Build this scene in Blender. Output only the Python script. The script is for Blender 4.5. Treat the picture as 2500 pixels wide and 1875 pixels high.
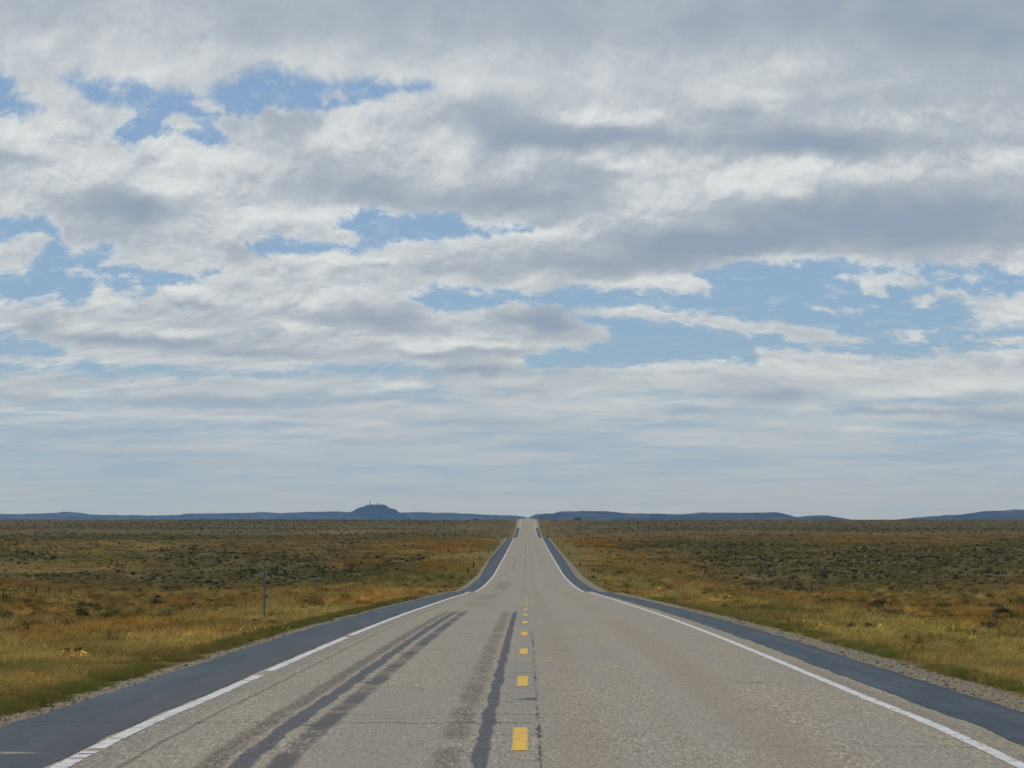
import bpy, math, random
import numpy as np

# ------------------------------------------------------------------ camera, world, sun, exposure
for o in list(bpy.data.objects):
    bpy.data.objects.remove(o)
S = bpy.context.scene
COL = S.collection
F = 7500.0            # focal length in pixels of the 2500 px wide photograph
CX, CY = 1288.0, 1268.0
ZC = 1.88             # camera height over the road
cam_d = bpy.data.cameras.new('camera')
cam = bpy.data.objects.new('camera', cam_d)
COL.objects.link(cam)
cam.location = (0, 0, ZC)
cam.rotation_euler = (math.radians(90), 0, 0)
cam_d.sensor_width = 36
cam_d.lens = 36 * F / 2500
cam_d.shift_x = -(CX - 1250) / 2500
cam_d.shift_y = (CY - 937.5) / 2500
cam_d.clip_start = 0.5
cam_d.clip_end = 120000
S.camera = cam

SUN_EL, SUN_AZ = math.radians(58), math.radians(-52)     # azimuth from +Y, towards +X
w = bpy.data.worlds.new('World')
S.world = w
w.use_nodes = True
wn = w.node_tree
bg = wn.nodes['Background']
skyt = wn.nodes.new('ShaderNodeTexSky')
skyt.sky_type = 'NISHITA'
skyt.sun_disc = False
skyt.sun_elevation = SUN_EL
skyt.sun_rotation = SUN_AZ
skyt.altitude = 2000
skyt.dust_density = 2.0
wn.links.new(skyt.outputs[0], bg.inputs[0])
bg.inputs[1].default_value = 0.08
sl = bpy.data.lights.new('sun', 'SUN')
sl.energy = 2.95
sl.angle = math.radians(1.5)
sl.color = (1.0, 0.95, 0.87)
sun = bpy.data.objects.new('sun', sl)
COL.objects.link(sun)
sdir = (math.sin(SUN_AZ) * math.cos(SUN_EL), math.cos(SUN_AZ) * math.cos(SUN_EL), math.sin(SUN_EL))
from mathutils import Vector
sun.rotation_euler = Vector(sdir).to_track_quat('Z', 'Y').to_euler()
S.view_settings.view_transform = 'Standard'
S.view_settings.look = 'None'
S.view_settings.exposure = 0.0
S.view_settings.gamma = 1.0
S.cycles.volume_bounces = 0
S.cycles.max_bounces = 6
S.cycles.transparent_max_bounces = 8
S.cycles.volume_step_rate = 10

rng = np.random.default_rng(7)

# ------------------------------------------------------------------ numpy helpers
def smooth(a, b, x):
    t = np.clip((x - a) / (b - a), 0, 1)
    return t * t * (3 - 2 * t)

def _hash(ix, iy, seed):
    h = (ix.astype(np.int64) * 374761393 + iy.astype(np.int64) * 668265263 + seed * 1442695041) & 0xFFFFFFFF
    h = ((h ^ (h >> 13)) * 1274126177) & 0xFFFFFFFF
    h = h ^ (h >> 16)
    return (h & 0xFFFF) / 65535.0

def vnoise(x, y, seed=0):
    x = np.asarray(x, float); y = np.asarray(y, float)
    ix = np.floor(x); iy = np.floor(y)
    fx = x - ix; fy = y - iy
    fx = fx * fx * (3 - 2 * fx); fy = fy * fy * (3 - 2 * fy)
    a = _hash(ix, iy, seed); b = _hash(ix + 1, iy, seed)
    c = _hash(ix, iy + 1, seed); d = _hash(ix + 1, iy + 1, seed)
    return (a * (1 - fx) + b * fx) * (1 - fy) + (c * (1 - fx) + d * fx) * fy

def fbm(x, y, seed=0, o=4):
    s = 0; a = 0.5; t = 0
    for i in range(o):
        s = s + a * vnoise(x * 2 ** i + 13.7 * i, y * 2 ** i + 7.1 * i, seed + i)
        t += a; a *= 0.5
    return s / t

def pchip(xs, ys):
    xs = np.array(xs, float); ys = np.array(ys, float)
    h = np.diff(xs); dl = np.diff(ys) / h
    m = np.zeros(len(xs))
    for i in range(1, len(xs) - 1):
        if dl[i - 1] * dl[i] > 0:
            w1 = 2 * h[i] + h[i - 1]; w2 = h[i] + 2 * h[i - 1]
            m[i] = (w1 + w2) / (w1 / dl[i - 1] + w2 / dl[i])
    m[0] = dl[0]; m[-1] = dl[-1]
    def f(x):
        x = np.clip(np.asarray(x, float), xs[0], xs[-1])
        i = np.clip(np.searchsorted(xs, x) - 1, 0, len(xs) - 2)
        t = (x - xs[i]) / h[i]
        return ((2 * t**3 - 3 * t**2 + 1) * ys[i] + (t**3 - 2 * t**2 + t) * h[i] * m[i]
                + (-2 * t**3 + 3 * t**2) * ys[i + 1] + (t**3 - t**2) * h[i] * m[i + 1])
    return f

# heights relative to the camera
ROAD_T = [(-80, -1.88), (22, -1.88), (26.7, -1.895), (34.5, -1.99), (48.9, -2.165), (61.7, -2.33), (87.7, -2.72),
          (117.5, -3.22), (150, -3.78), (172, -4.18), (187, -4.42), (192, -4.53), (197, -4.72), (203, -4.84), (212, -4.97),
          (240, -5.33), (279, -5.66), (310, -5.84), (338, -5.92), (360, -5.86), (388, -5.82), (465, -5.7), (520, -5.60), (570, -5.46), (620, -5.33),
          (678, -5.15), (740, -5.02), (817, -4.9), (860, -5.4), (930, -6.2), (1040, -6.75), (1157, -6.6), (1300, -5.75), (1480, -3.95),
          (1590, -2.1), (1700, -0.75), (1825, 0.22), (1880, 0.22), (2000, -0.6), (2300, -3.2), (3000, -6), (5000, -8), (8500, -7),
          (9500, -1), (10900, 9.0), (11500, 9.0), (12500, 2), (30000, -9)]
SIDE_T = [(-80, -2.5), (20, -2.55), (45, -2.95), (60, -3.15), (90, -3.75), (120, -4.6), (160, -5.5), (200, -6.15), (250, -6.65),
          (300, -7.4), (350, -8.6), (390, -9.5), (430, -9.4), (480, -8.5), (540, -7.1), (600, -6.0), (680, -5.4),
          (760, -5.75), (850, -5.6), (1000, -5.2), (1200, -4.5), (1500, -2.9), (1900, -1.1), (2300, -0.45), (2600, -0.6),
          (3500, -3), (6000, -7), (30000, -9)]
Rf = pchip(*zip(*ROAD_T))
Bf = pchip(*zip(*SIDE_T))

def undul(X, Y):
    Yc = np.maximum(Y, 1)
    a = 0.12 + 0.75 * smooth(150, 900, Yc) * (1 - 0.55 * smooth(1500, 2300, Yc))
    n = fbm(X / 260 + 3.1, Y / 95, 11, 3) - 0.5
    n2 = fbm(X / 45, Y / 22, 23, 3) - 0.5
    n3 = fbm(X / 9, Y / 9, 31, 3) - 0.5
    return 2.2 * a * n + 0.55 * smooth(30, 300, Yc) * n2 + 0.25 * n3 * smooth(7, 12, np.abs(X))

def ground_z(X, Y):
    "terrain height relative to the camera"
    X = np.asarray(X, float); Y = np.asarray(Y, float)
    aX = np.abs(X)
    R = Rf(Y); B = Bf(Y)
    wdt = 12 + 0.035 * np.maximum(Y, 0)
    s = smooth(5.6, 5.6 + wdt, aX)
    far = smooth(2600, 9000, Y) * smooth(5.6, 60, aX)
    s = np.maximum(s, far)
    z = R * (1 - s) + B * s
    z = z + undul(X, Y) * smooth(6.5, 14 + 0.02 * np.maximum(Y, 0), aX)
    z = z - 0.045 - 0.07 * smooth(5.0, 6.5, aX)
    return z

def proj(X, Y, Z):
    "pixel of the photograph for a point (Z relative to the camera)"
    return CX + F * X / Y, CY - F * Z / Y

_dd = 22 * 1.004 ** np.arange(1350)
def on_ground(px, py, dmin=22.0):
    "point of the terrain seen at a pixel of the photograph"
    X = (px - CX) / F * _dd
    z = ground_z(X, _dd)
    y = CY - F * z / _dd
    ok = np.where((y <= py) & (_dd >= dmin))[0]
    i = ok[0] if len(ok) else len(_dd) - 1
    return float(X[i]), float(_dd[i]), float(z[i])

# ------------------------------------------------------------------ object helpers
def tag(o, label=None, cat=None, group=None, kind=None):
    if label: o['label'] = label
    if cat: o['category'] = cat
    if group: o['group'] = group
    if kind: o['kind'] = kind
    return o

def mesh_obj(name, V, Fs, mat, parent=None, smooth_shade=False):
    me = bpy.data.meshes.new(name)
    V = np.asarray(V, dtype=np.float32)
    if isinstance(Fs, np.ndarray):
        n, k = Fs.shape
        me.vertices.add(len(V)); me.vertices.foreach_set('co', V.ravel())
        me.loops.add(n * k); me.loops.foreach_set('vertex_index', Fs.astype(np.int32).ravel())
        me.polygons.add(n); me.polygons.foreach_set('loop_start', np.arange(0, n * k, k, dtype=np.int32))
        me.update(calc_edges=True)
    else:
        me.from_pydata([tuple(map(float, v)) for v in V], [], Fs)
        me.update()
    me.validate()
    if smooth_shade:
        me.polygons.foreach_set('use_smooth', np.ones(len(me.polygons), dtype=bool))
    me.materials.append(mat)
    o = bpy.data.objects.new(name, me)
    COL.objects.link(o)
    if parent: o.parent = parent
    return o

def empty(name, loc, rz=0):
    o = bpy.data.objects.new(name, None)
    COL.objects.link(o)
    o.location = loc
    o.rotation_euler = (0, 0, rz)
    o.empty_display_size = 0.2
    return o

def grid_faces(nr, nc):
    i = np.arange(nr - 1)[:, None] * nc + np.arange(nc - 1)[None, :]
    i = i.ravel()
    return np.stack([i, i + 1, i + nc + 1, i + nc], 1)

def set_attr(me, name, typ, data):
    a = me.attributes.new(name, typ, 'POINT')
    data = np.asarray(data, dtype=np.float32)
    if typ == 'FLOAT': a.data.foreach_set('value', data.ravel())
    elif typ == 'FLOAT_VECTOR': a.data.foreach_set('vector', data.ravel())
    elif typ == 'FLOAT_COLOR': a.data.foreach_set('color', data.ravel())

# ------------------------------------------------------------------ node helpers
class NT:
    def __init__(self, name):
        self.m = bpy.data.materials.new(name)
        self.m.use_nodes = True
        self.t = self.m.node_tree
        self.t.nodes.clear()
        self.out = self.t.nodes.new('ShaderNodeOutputMaterial')
    def n(self, typ, **kw):
        nd = self.t.nodes.new(typ)
        for k, v in kw.items(): setattr(nd, k, v)
        return nd
    def put(self, sock, v):
        if isinstance(v, (int, float)): sock.default_value = v
        elif isinstance(v, tuple):
            sock.default_value = v if len(v) == len(sock.default_value) else (*v, 1.0)
        else: self.t.links.new(v, sock)
    def math(self, op, a, b=0.0, c=0.0, clamp=False):
        nd = self.n('ShaderNodeMath', operation=op, use_clamp=clamp)
        self.put(nd.inputs[0], a); self.put(nd.inputs[1], b); self.put(nd.inputs[2], c)
        return nd.outputs[0]
    def add(self, a, b): return self.math('ADD', a, b)
    def sub(self, a, b): return self.math('SUBTRACT', a, b)
    def mul(self, a, b): return self.math('MULTIPLY', a, b)
    def ss(self, x, a, b):
        nd = self.n('ShaderNodeMapRange', interpolation_type='SMOOTHSTEP')
        self.put(nd.inputs[0], x); self.put(nd.inputs[1], a); self.put(nd.inputs[2], b)
        nd.inputs[3].default_value = 0; nd.inputs[4].default_value = 1
        return nd.outputs[0]
    def lin(self, x, a, b, c=0.0, d=1.0):
        nd = self.n('ShaderNodeMapRange')
        self.put(nd.inputs[0], x); self.put(nd.inputs[1], a); self.put(nd.inputs[2], b)
        self.put(nd.inputs[3], c); self.put(nd.inputs[4], d)
        return nd.outputs[0]
    def mix(self, f, a, b, mode='MIX'):
        nd = self.n('ShaderNodeMix', data_type='RGBA', blend_type=mode)
        self.put(nd.inputs[0], f); self.put(nd.inputs[6], a); self.put(nd.inputs[7], b)
        return nd.outputs[2]
    def noise(self, vec, scale, detail=3.0, rough=0.5, dist=0.0, dims='3D'):
        nd = self.n('ShaderNodeTexNoise', noise_dimensions=dims)
        if vec is not None: self.t.links.new(vec, nd.inputs['Vector'])
        nd.inputs['Scale'].default_value = scale; nd.inputs['Detail'].default_value = detail
        nd.inputs['Roughness'].default_value = rough; nd.inputs['Distortion'].default_value = dist
        return nd.outputs[0]
    def vmul(self, vec, s):
        nd = self.n('ShaderNodeVectorMath', operation='MULTIPLY')
        self.put(nd.inputs[0], vec); nd.inputs[1].default_value = s
        return nd.outputs[0]
    def vadd(self, vec, s):
        nd = self.n('ShaderNodeVectorMath', operation='ADD')
        self.put(nd.inputs[0], vec); nd.inputs[1].default_value = s
        return nd.outputs[0]
    def ramp(self, f, stops):
        nd = self.n('ShaderNodeValToRGB')
        self.put(nd.inputs[0], f)
        el = nd.color_ramp.elements
        while len(el) < len(stops): el.new(0.5)
        for e, (p, c) in zip(el, stops):
            e.position = p; e.color = (*c, 1)
        return nd.outputs[0]
    def attr(self, name, what='Color', typ='GEOMETRY'):
        nd = self.n('ShaderNodeAttribute', attribute_name=name, attribute_type=typ)
        return nd.outputs[what]
    def pos(self):
        g = self.n('ShaderNodeNewGeometry')
        s = self.n('ShaderNodeSeparateXYZ')
        self.t.links.new(g.outputs['Position'], s.inputs[0])
        return g.outputs['Position'], s.outputs[0], s.outputs[1], s.outputs[2]
    def bump(self, h, strength, dist):
        b = self.n('ShaderNodeBump')
        b.inputs['Strength'].default_value = strength; b.inputs['Distance'].default_value = dist
        self.t.links.new(h, b.inputs['Height'])
        return b.outputs[0]
    def bsdf(self, col, rough=0.9, normal=None, spec=0.2, metallic=0.0, sub=None):
        b = self.n('ShaderNodeBsdfPrincipled')
        self.put(b.inputs['Base Color'], col); self.put(b.inputs['Roughness'], rough)
        b.inputs['Specular IOR Level'].default_value = spec
        b.inputs['Metallic'].default_value = metallic
        if normal is not None: self.t.links.new(normal, b.inputs['Normal'])
        self.t.links.new(b.outputs[0], self.out.inputs[0])
        return b

def s2l(r, g, b):
    f = lambda c: ((c / 255 + 0.055) / 1.055) ** 2.4 if c > 10 else c / 255 / 12.92
    return (f(r), f(g), f(b))

def simple_mat(name, col, rough=0.8, vary=0.15, scale=8.0, spec=0.2, metallic=0.0):
    m = NT(name)
    p, *_ = m.pos()
    n = m.noise(p, scale, 4)
    c = m.mix(m.lin(n, 0.3, 0.7), tuple(x * (1 - vary) for x in col), tuple(min(1, x * (1 + vary)) for x in col))
    m.bsdf(c, rough, m.bump(n, 0.3, 0.01), spec, metallic)
    return m.m

# ------------------------------------------------------------------ sky backdrop with clouds
GAPS = [
 [(167,195),(244,193),(325,207),(399,224),(431,234),(488,240),(520,216),(578,199),(627,171),(667,163),(745,179),(790,200),(838,205),(900,198),(1000,205),(1050,213),(1000,224),(935,235),(912,243),(880,240),(865,258),(800,262),(765,264),(724,248),(700,260),(651,252),(610,281),(590,264),(509,301),(541,338),(488,338),(407,321),(362,338),(350,350),(321,358),(297,350),(277,325),(317,293),(354,268),(309,252),(260,256),(228,244),(203,228)],
 [(-60,165),(0,180),(24,200),(15,230),(55,240),(105,268),(85,279),(37,281),(-60,270)],
 [(-60,520),(53,533),(102,537),(134,557),(140,590),(160,612),(178,622),(199,610),(260,598),(276,606),(252,640),(250,655),(300,655),(345,657),(450,668),(530,660),(500,684),(443,685),(386,698),(366,710),(301,722),(252,706),(220,730),(175,742),(142,718),(102,730),(40,734),(-60,734)],
 [(880,509),(920,508),(963,529),(1044,521),(1110,521),(1134,549),(1150,561),(1292,561),(1235,574),(1166,578),(1056,590),(963,590),(922,608),(820,610),(797,614),(651,622),(610,610),(602,598),(667,590),(780,592),(860,597),(880,580),(870,568),(810,553),(870,520)],
 [(995,726),(1064,706),(1186,712),(1247,710),(1329,714),(1410,710),(1471,702),(1532,702),(1614,712),(1730,722),(1742,700),(1710,672),(1695,665),(1795,643),(1885,647),(1966,637),(2047,639),(2129,645),(2210,645),(2290,650),(2400,655),(2560,680),(2560,835),(2373,854),(2210,873),(2129,881),(2007,864),(1925,854),(1852,856),(1844,881),(1755,877),(1600,889),(1369,891),(1345,900),(1280,900),(1268,885),(1288,864),(1410,852),(1483,824),(1467,799),(1402,775),(1395,757),(1313,742),(1247,722),(1190,751),(1125,759),(1064,751),(1020,738)],
 [(-60,800),(40,820),(122,840),(163,848),(155,864),(122,870),(-60,862)],
 [(-60,895),(155,893),(183,885),(252,881),(264,891),(423,893),(468,903),(570,901),(700,898),(800,893),(983,889),(1077,903),(1064,917),(963,915),(800,915),(570,917),(407,921),(285,921),(163,911),(-60,909)],
]
PUFFS = [
 [(-60,600),(40,590),(90,563),(128,585),(100,620),(60,665),(-60,668)],
 [(200,668),(260,670),(340,676),(260,680)], [(160,677),(175,658),(195,650),(190,665)],
 [(1395,757),(1520,752),(1620,752),(1720,768),(1850,788),(1990,787),(2040,800),(2045,815),(2130,828),(2080,840),(2010,845),(1925,833),(1890,817),(1800,813),(1700,795),(1620,785),(1520,775),(1410,765)],
 [(2047,675),(2090,675),(2130,662),(2190,665),(2250,672),(2265,690),(2235,706),(2200,695),(2150,690),(2165,715),(2120,718),(2100,690),(2060,683)],
 [(2250,670),(2310,655),(2400,668),(2380,680),(2320,680)],
 [(2200,733),(2240,720),(2290,728),(2285,743),(2230,746)],
 [(2290,708),(2340,708),(2385,730),(2420,715),(2450,712),(2460,730),(2490,705),(2560,710),(2560,795),(2400,798),(2370,770),(2340,740),(2300,722)],
 [(1970,750),(2060,750),(2140,745),(2120,757),(2040,768),(2000,762)],
 [(2160,812),(2230,797),(2285,812),(2240,825),(2200,828)],
 [(2310,840),(2360,820),(2420,825),(2560,818),(2560,842),(2400,842)],
 [(258,213),(290,212),(330,222),(300,236)], [(400,300),(420,272),(470,290),(490,315),(440,318)], [(455,250),(500,240),(545,270),(500,268)],
 [(775,232),(800,228),(815,262),(785,262)],[(810,222),(850,220),(850,245),(815,245)],
]
# tone blobs: cx, cy, rx, ry, amount
TONES = [
 (1207,300,150,60,-.5),(1410,342,200,32,-.5),(1966,346,380,30,-.6),(1763,290,150,30,-.4),(1250,496,270,42,-.55),(861,464,170,36,-.5),
 (716,308,62,45,-.45),(890,405,120,45,-.3),(264,505,115,68,-.6),(390,512,130,26,-.35),(40,390,120,22,-.45),(1450,432,170,36,-.35),
 (2250,545,380,80,-.65),(1900,520,150,45,-.35),(1780,588,270,36,-.45),(2400,150,300,150,-.3),(2150,240,250,25,-.15),(1329,648,340,32,-.42),
 (1660,620,180,40,-.4),(1300,779,110,36,-.65),(963,795,140,30,-.5),(830,770,90,30,-.3),(1146,864,130,11,-.5),(1165,905,110,11,-.55),
 (102,791,65,26,-.4),(280,836,120,11,-.5),(450,846,150,14,-.4),(640,862,160,10,-.45),(455,741,60,7,-.5),(700,830,150,18,-.25),
 (529,978,300,13,-.55),(50,965,90,12,-.35),(140,1055,170,8,-.35),(1150,1035,220,10,-.4),(950,975,100,6,-.4),(720,1035,120,6,-.35),
 (1925,966,120,14,-.55),(2200,1003,180,7,-.5),(2450,1015,110,13,-.55),(2440,970,90,12,-.3),(1680,1003,90,8,-.45),(1250,960,120,9,-.3),
 (580,610,60,22,-.4),(330,1105,160,8,-.2),(540,420,60,22,-.2),(1400,1100,200,10,-.15),(1500,690,120,8,.15),
 (1085,366,75,62,.35),(830,325,70,52,.3),(640,262,85,16,.3),(1491,293,95,26,.4),(1500,385,120,26,.42),(1575,475,95,60,.35),
 (1890,425,100,48,.42),(1960,470,50,18,.35),(2100,415,170,28,.3),(2470,385,70,24,.3),(1750,440,60,30,.3),(1300,566,190,17,.35),(900,628,170,12,.3),
 (200,410,130,42,.3),(500,380,130,50,.28),(60,320,80,42,.3),(400,450,90,30,.25),(700,522,210,18,.35),(250,735,42,30,.3),(140,742,42,22,.3),
 (470,702,85,20,.35),(200,805,52,15,.3),(400,812,100,16,.28),(760,732,220,24,.25),(1080,842,140,13,.42),(740,812,50,12,.35),
 (970,944,100,12,.35),(1650,682,90,15,.35),(2450,755,60,30,.35),(1930,625,150,10,.35),(1790,885,120,12,.2),(2000,900,200,18,.15),
 (2250,960,200,20,.3),(2400,930,150,18,.25),(560,1018,160,6,.35),(130,1005,150,8,.3),(160,960,70,12,.25),(900,1035,60,6,.3),
 (2000,1000,90,6,.35),(2100,1050,60,5,.3),(1640,985,100,8,.25),(1080,1000,60,8,.25),(2400,1055,100,8,.2),(1750,1090,120,8,.2),
 (130,95,110,30,.2),(330,190,150,20,.15),(600,140,160,30,.12),(1200,200,200,20,.15),(1150,230,120,16,.15),(1860,225,60,14,.25),
]
def seg_sdf(px, py, poly):
    "signed distance to a polygon, positive inside"
    P = np.array(poly, float); n = len(P)
    d2 = np.full(px.shape, 1e12); ins = np.zeros(px.shape, bool)
    for i in range(n):
        a = P[i]; b = P[(i + 1) % n]
        ex, ey = b - a
        wx = px - a[0]; wy = (py - a[1])
        t = np.clip((wx * ex + wy * ey) / (ex * ex + ey * ey + 1e-9), 0, 1)
        d2 = np.minimum(d2, (wx - ex * t) ** 2 + ((wy - ey * t)) ** 2)
        c = (a[1] > py) != (b[1] > py)
        with np.errstate(divide='ignore', invalid='ignore'):
            xi = (b[0] - a[0]) * (py - a[1]) / (b[1] - a[1] + 1e-12) + a[0]
        ins ^= c & (px < xi)
    return np.where(ins, 1, -1) * np.sqrt(d2)

def build_sky():
    xs = np.concatenate([CX - F * np.tan(np.linspace(math.radians(62), math.radians(11), 90)),
                         np.arange(-130, 2640, 4.5), CX + F * np.tan(np.linspace(math.radians(10.5), math.radians(62), 90))])
    ys = np.concatenate([np.linspace(-4600, -60, 120), np.arange(-50, 1290, 4.0), np.array([1300, 1330, 1400, 1500])])
    PX, PY = np.meshgrid(xs, ys)
    px, py = PX.ravel(), PY.ravel()
    # warp the outlines a little so that they billow
    wx = (fbm(px / 46, py / 34, 3, 4) - 0.5) * 34
    wy = (fbm(px / 46 + 40, py / 34, 5, 4) - 0.5) * 22
    qx, qy = px + wx, py + wy
    cov = np.full(px.shape, 80.0)
    for g in GAPS: cov = np.minimum(cov, -seg_sdf(qx, qy, g))
    for g in PUFFS:
        cov = np.maximum(cov, seg_sdf(px + wx * .45, py + wy * .45, g))
    cov = cov / 26.0
    cov = np.clip(cov, -1.6, 2.2)
    outside = smooth(0, 700, np.maximum(np.maximum(-px - 60, px - 2560), -py - 60))
    cov = cov * (1 - outside) + outside * (0.5 + 5 * (fbm(px / 900, py / 420, 77, 3) - 0.42))
    low = smooth(915, 960, py)
    cov = cov * (1 - low) + low * (0.62 + 2.8 * (fbm(px / 330, py / 26, 91, 4) - 0.5))
    tone = 0.31 + 0.30 * smooth(40, 190, py) - 0.06 * smooth(600, 1000, py)
    tone = tone + 0.12 * smooth(1500, 400, px) * smooth(260, 60, py)
    wx2 = (fbm(px / 150, py / 90, 8, 3) - .5) * 130; wy2 = (fbm(px / 150 + 20, py / 80, 9, 3) - .5) * 46
    for cx, cy, rx, ry, a in TONES:
        r2 = ((px + wx * 1.5 + wx2 - cx) / rx) ** 2 + ((py + wy * .9 + wy2 * (.35 if cy > 900 else 1) - cy) / ry) ** 2
        tone = tone + a * (.74 if a < 0 and cx < 1300 and cy > 200 else .9) * np.exp(-r2 ** 1.15 * .95)
    tone = np.clip(tone, -0.1, 1.1)
    soft = 1.10 - 0.50 * smooth(180, 300, py) * (1 - smooth(880, 980, py)) + 0.0 * py
    u = (px - CX) / F; v = np.maximum((CY - py) / F, 0.0)
    m = 0.45 + 0.55 * smooth(0.015, 0.08, v)
    P = np.stack([u * 85 * m, np.log(v + 0.012) * 0.165 * 85, v * 0 + 0.3], 1)
    d = np.stack([u, np.ones_like(u), (CY - py) / F], 1)
    d /= np.linalg.norm(d, axis=1)[:, None]
    V = d * 45000 + np.array([0, 0, ZC])
    m_ = NT('cloudy_sky')
    A = lambda n: m_.attr(n, 'Fac')
    Pv = m_.attr('cloud_coords', 'Vector')
    # domain warp
    wv = m_.n('ShaderNodeTexNoise'); m_.t.links.new(Pv, wv.inputs['Vector']); wv.inputs['Scale'].default_value = 0.9; wv.inputs['Detail'].default_value = 3
    sub = m_.n('ShaderNodeVectorMath', operation='SUBTRACT'); m_.t.links.new(wv.outputs['Color'], sub.inputs[0]); sub.inputs[1].default_value = (.5, .5, .5)
    sc = m_.n('ShaderNodeVectorMath', operation='SCALE'); m_.t.links.new(sub.outputs[0], sc.inputs[0]); sc.inputs['Scale'].default_value = 0.9
    ad = m_.n('ShaderNodeVectorMath', operation='ADD'); m_.t.links.new(Pv, ad.inputs[0]); m_.t.links.new(sc.outputs[0], ad.inputs[1])
    W = ad.outputs[0]
    n1 = m_.noise(W, 0.95, 9, 0.56)
    n1b = m_.noise(m_.vadd(W, (-0.12, 0.30, 0)), 0.95, 5, 0.5)
    n2 = m_.noise(W, 3.4, 6, 0.6)
    n2b = m_.noise(m_.vadd(W, (-0.03, 0.09, 0)), 3.4, 5, 0.55)
    big = m_.noise(Pv, 0.32, 3, 0.5)
    n3 = m_.noise(W, 9.0, 6, 0.62)
    wisp = m_.noise(m_.vmul(W, (.6, 1.3, 1)), 1.7, 8, .62, .6)
    crisp = m_.sub(1.0, m_.ss(A('softness'), 0.4, 0.9))
    dens = m_.add(m_.add(A('coverage'), m_.mul(m_.sub(n1, 0.5), 2.6)), m_.add(m_.mul(m_.sub(n2, 0.5), 1.5), m_.mul(m_.sub(n3, .5), .7)))
    alpha = m_.ss(dens, m_.mul(A('softness'), -0.75), m_.mul(A('softness'), 0.95))
    relief = m_.add(m_.mul(m_.sub(n1, n1b), 0.95), m_.mul(m_.sub(n2, n2b), 0.50))
    relief = m_.mul(relief, m_.lin(m_.add(A('tone'), m_.sub(big, .5)), 0.2, 0.7, 0.25, 1.2))
    alpha = m_.math('MAXIMUM', alpha, m_.mul(m_.ss(wisp, .48, .76), m_.lin(A('elevation'), .55, .8, .38, .62)))
    relief = m_.mul(relief, m_.lin(crisp, 0, 1, 0.35, 1.0))
    edge = m_.mul(m_.sub(1.0, m_.ss(dens, 0.0, 1.0)), m_.mul(crisp, 0.22))
    tone_ = m_.add(m_.add(A('tone'), relief), m_.add(edge, m_.add(m_.mul(m_.sub(big, 0.5), 0.55), m_.mul(m_.sub(n1, .5), 0.35))))
    cl = m_.ramp(tone_, [(0.0, s2l(146, 160, 180)), (0.22, s2l(160, 171, 184)), (0.45, s2l(177, 186, 194)), (0.66, s2l(199, 205, 209)), (0.97, s2l(221, 225, 225))])
    el = A('elevation')
    blue = m_.ramp(el, [(0.0, s2l(162, 182, 200)), (0.10, s2l(153, 176, 197)), (0.26, s2l(150, 178, 199)), (0.40, s2l(143, 174, 202)), (0.75, s2l(136, 167, 203)), (1.0, s2l(128, 160, 198))])
    hazy = m_.ramp(el, [(0.0, s2l(169, 184, 199)), (0.13, s2l(180, 190, 200)), (0.3, s2l(191, 197, 202)), (0.5, s2l(200, 204, 206))])
    fl = m_.sub(1.0, m_.ss(el, 0.05, 0.36))
    cl = m_.mix(m_.mul(fl, 0.5), cl, hazy)
    alpha = m_.mul(alpha, m_.lin(m_.ss(el, 0.0, 0.3), 0, 1, 0.62, 0.97))
    col = m_.mix(alpha, blue, cl)
    em = m_.n('ShaderNodeEmission'); m_.t.links.new(col, em.inputs[0]); em.inputs[1].default_value = 1.0
    m_.t.links.new(em.outputs[0], m_.out.inputs[0])
    o = mesh_obj('sky', V, grid_faces(len(ys), len(xs)), m_.m)
    me = o.data
    set_attr(me, 'coverage', 'FLOAT', cov); set_attr(me, 'tone', 'FLOAT', tone); set_attr(me, 'softness', 'FLOAT', soft)
    set_attr(me, 'elevation', 'FLOAT', np.clip((CY - py) / CY, 0, 1)); set_attr(me, 'cloud_coords', 'FLOAT_VECTOR', P)
    tag(o, kind='structure')
build_sky()

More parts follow.
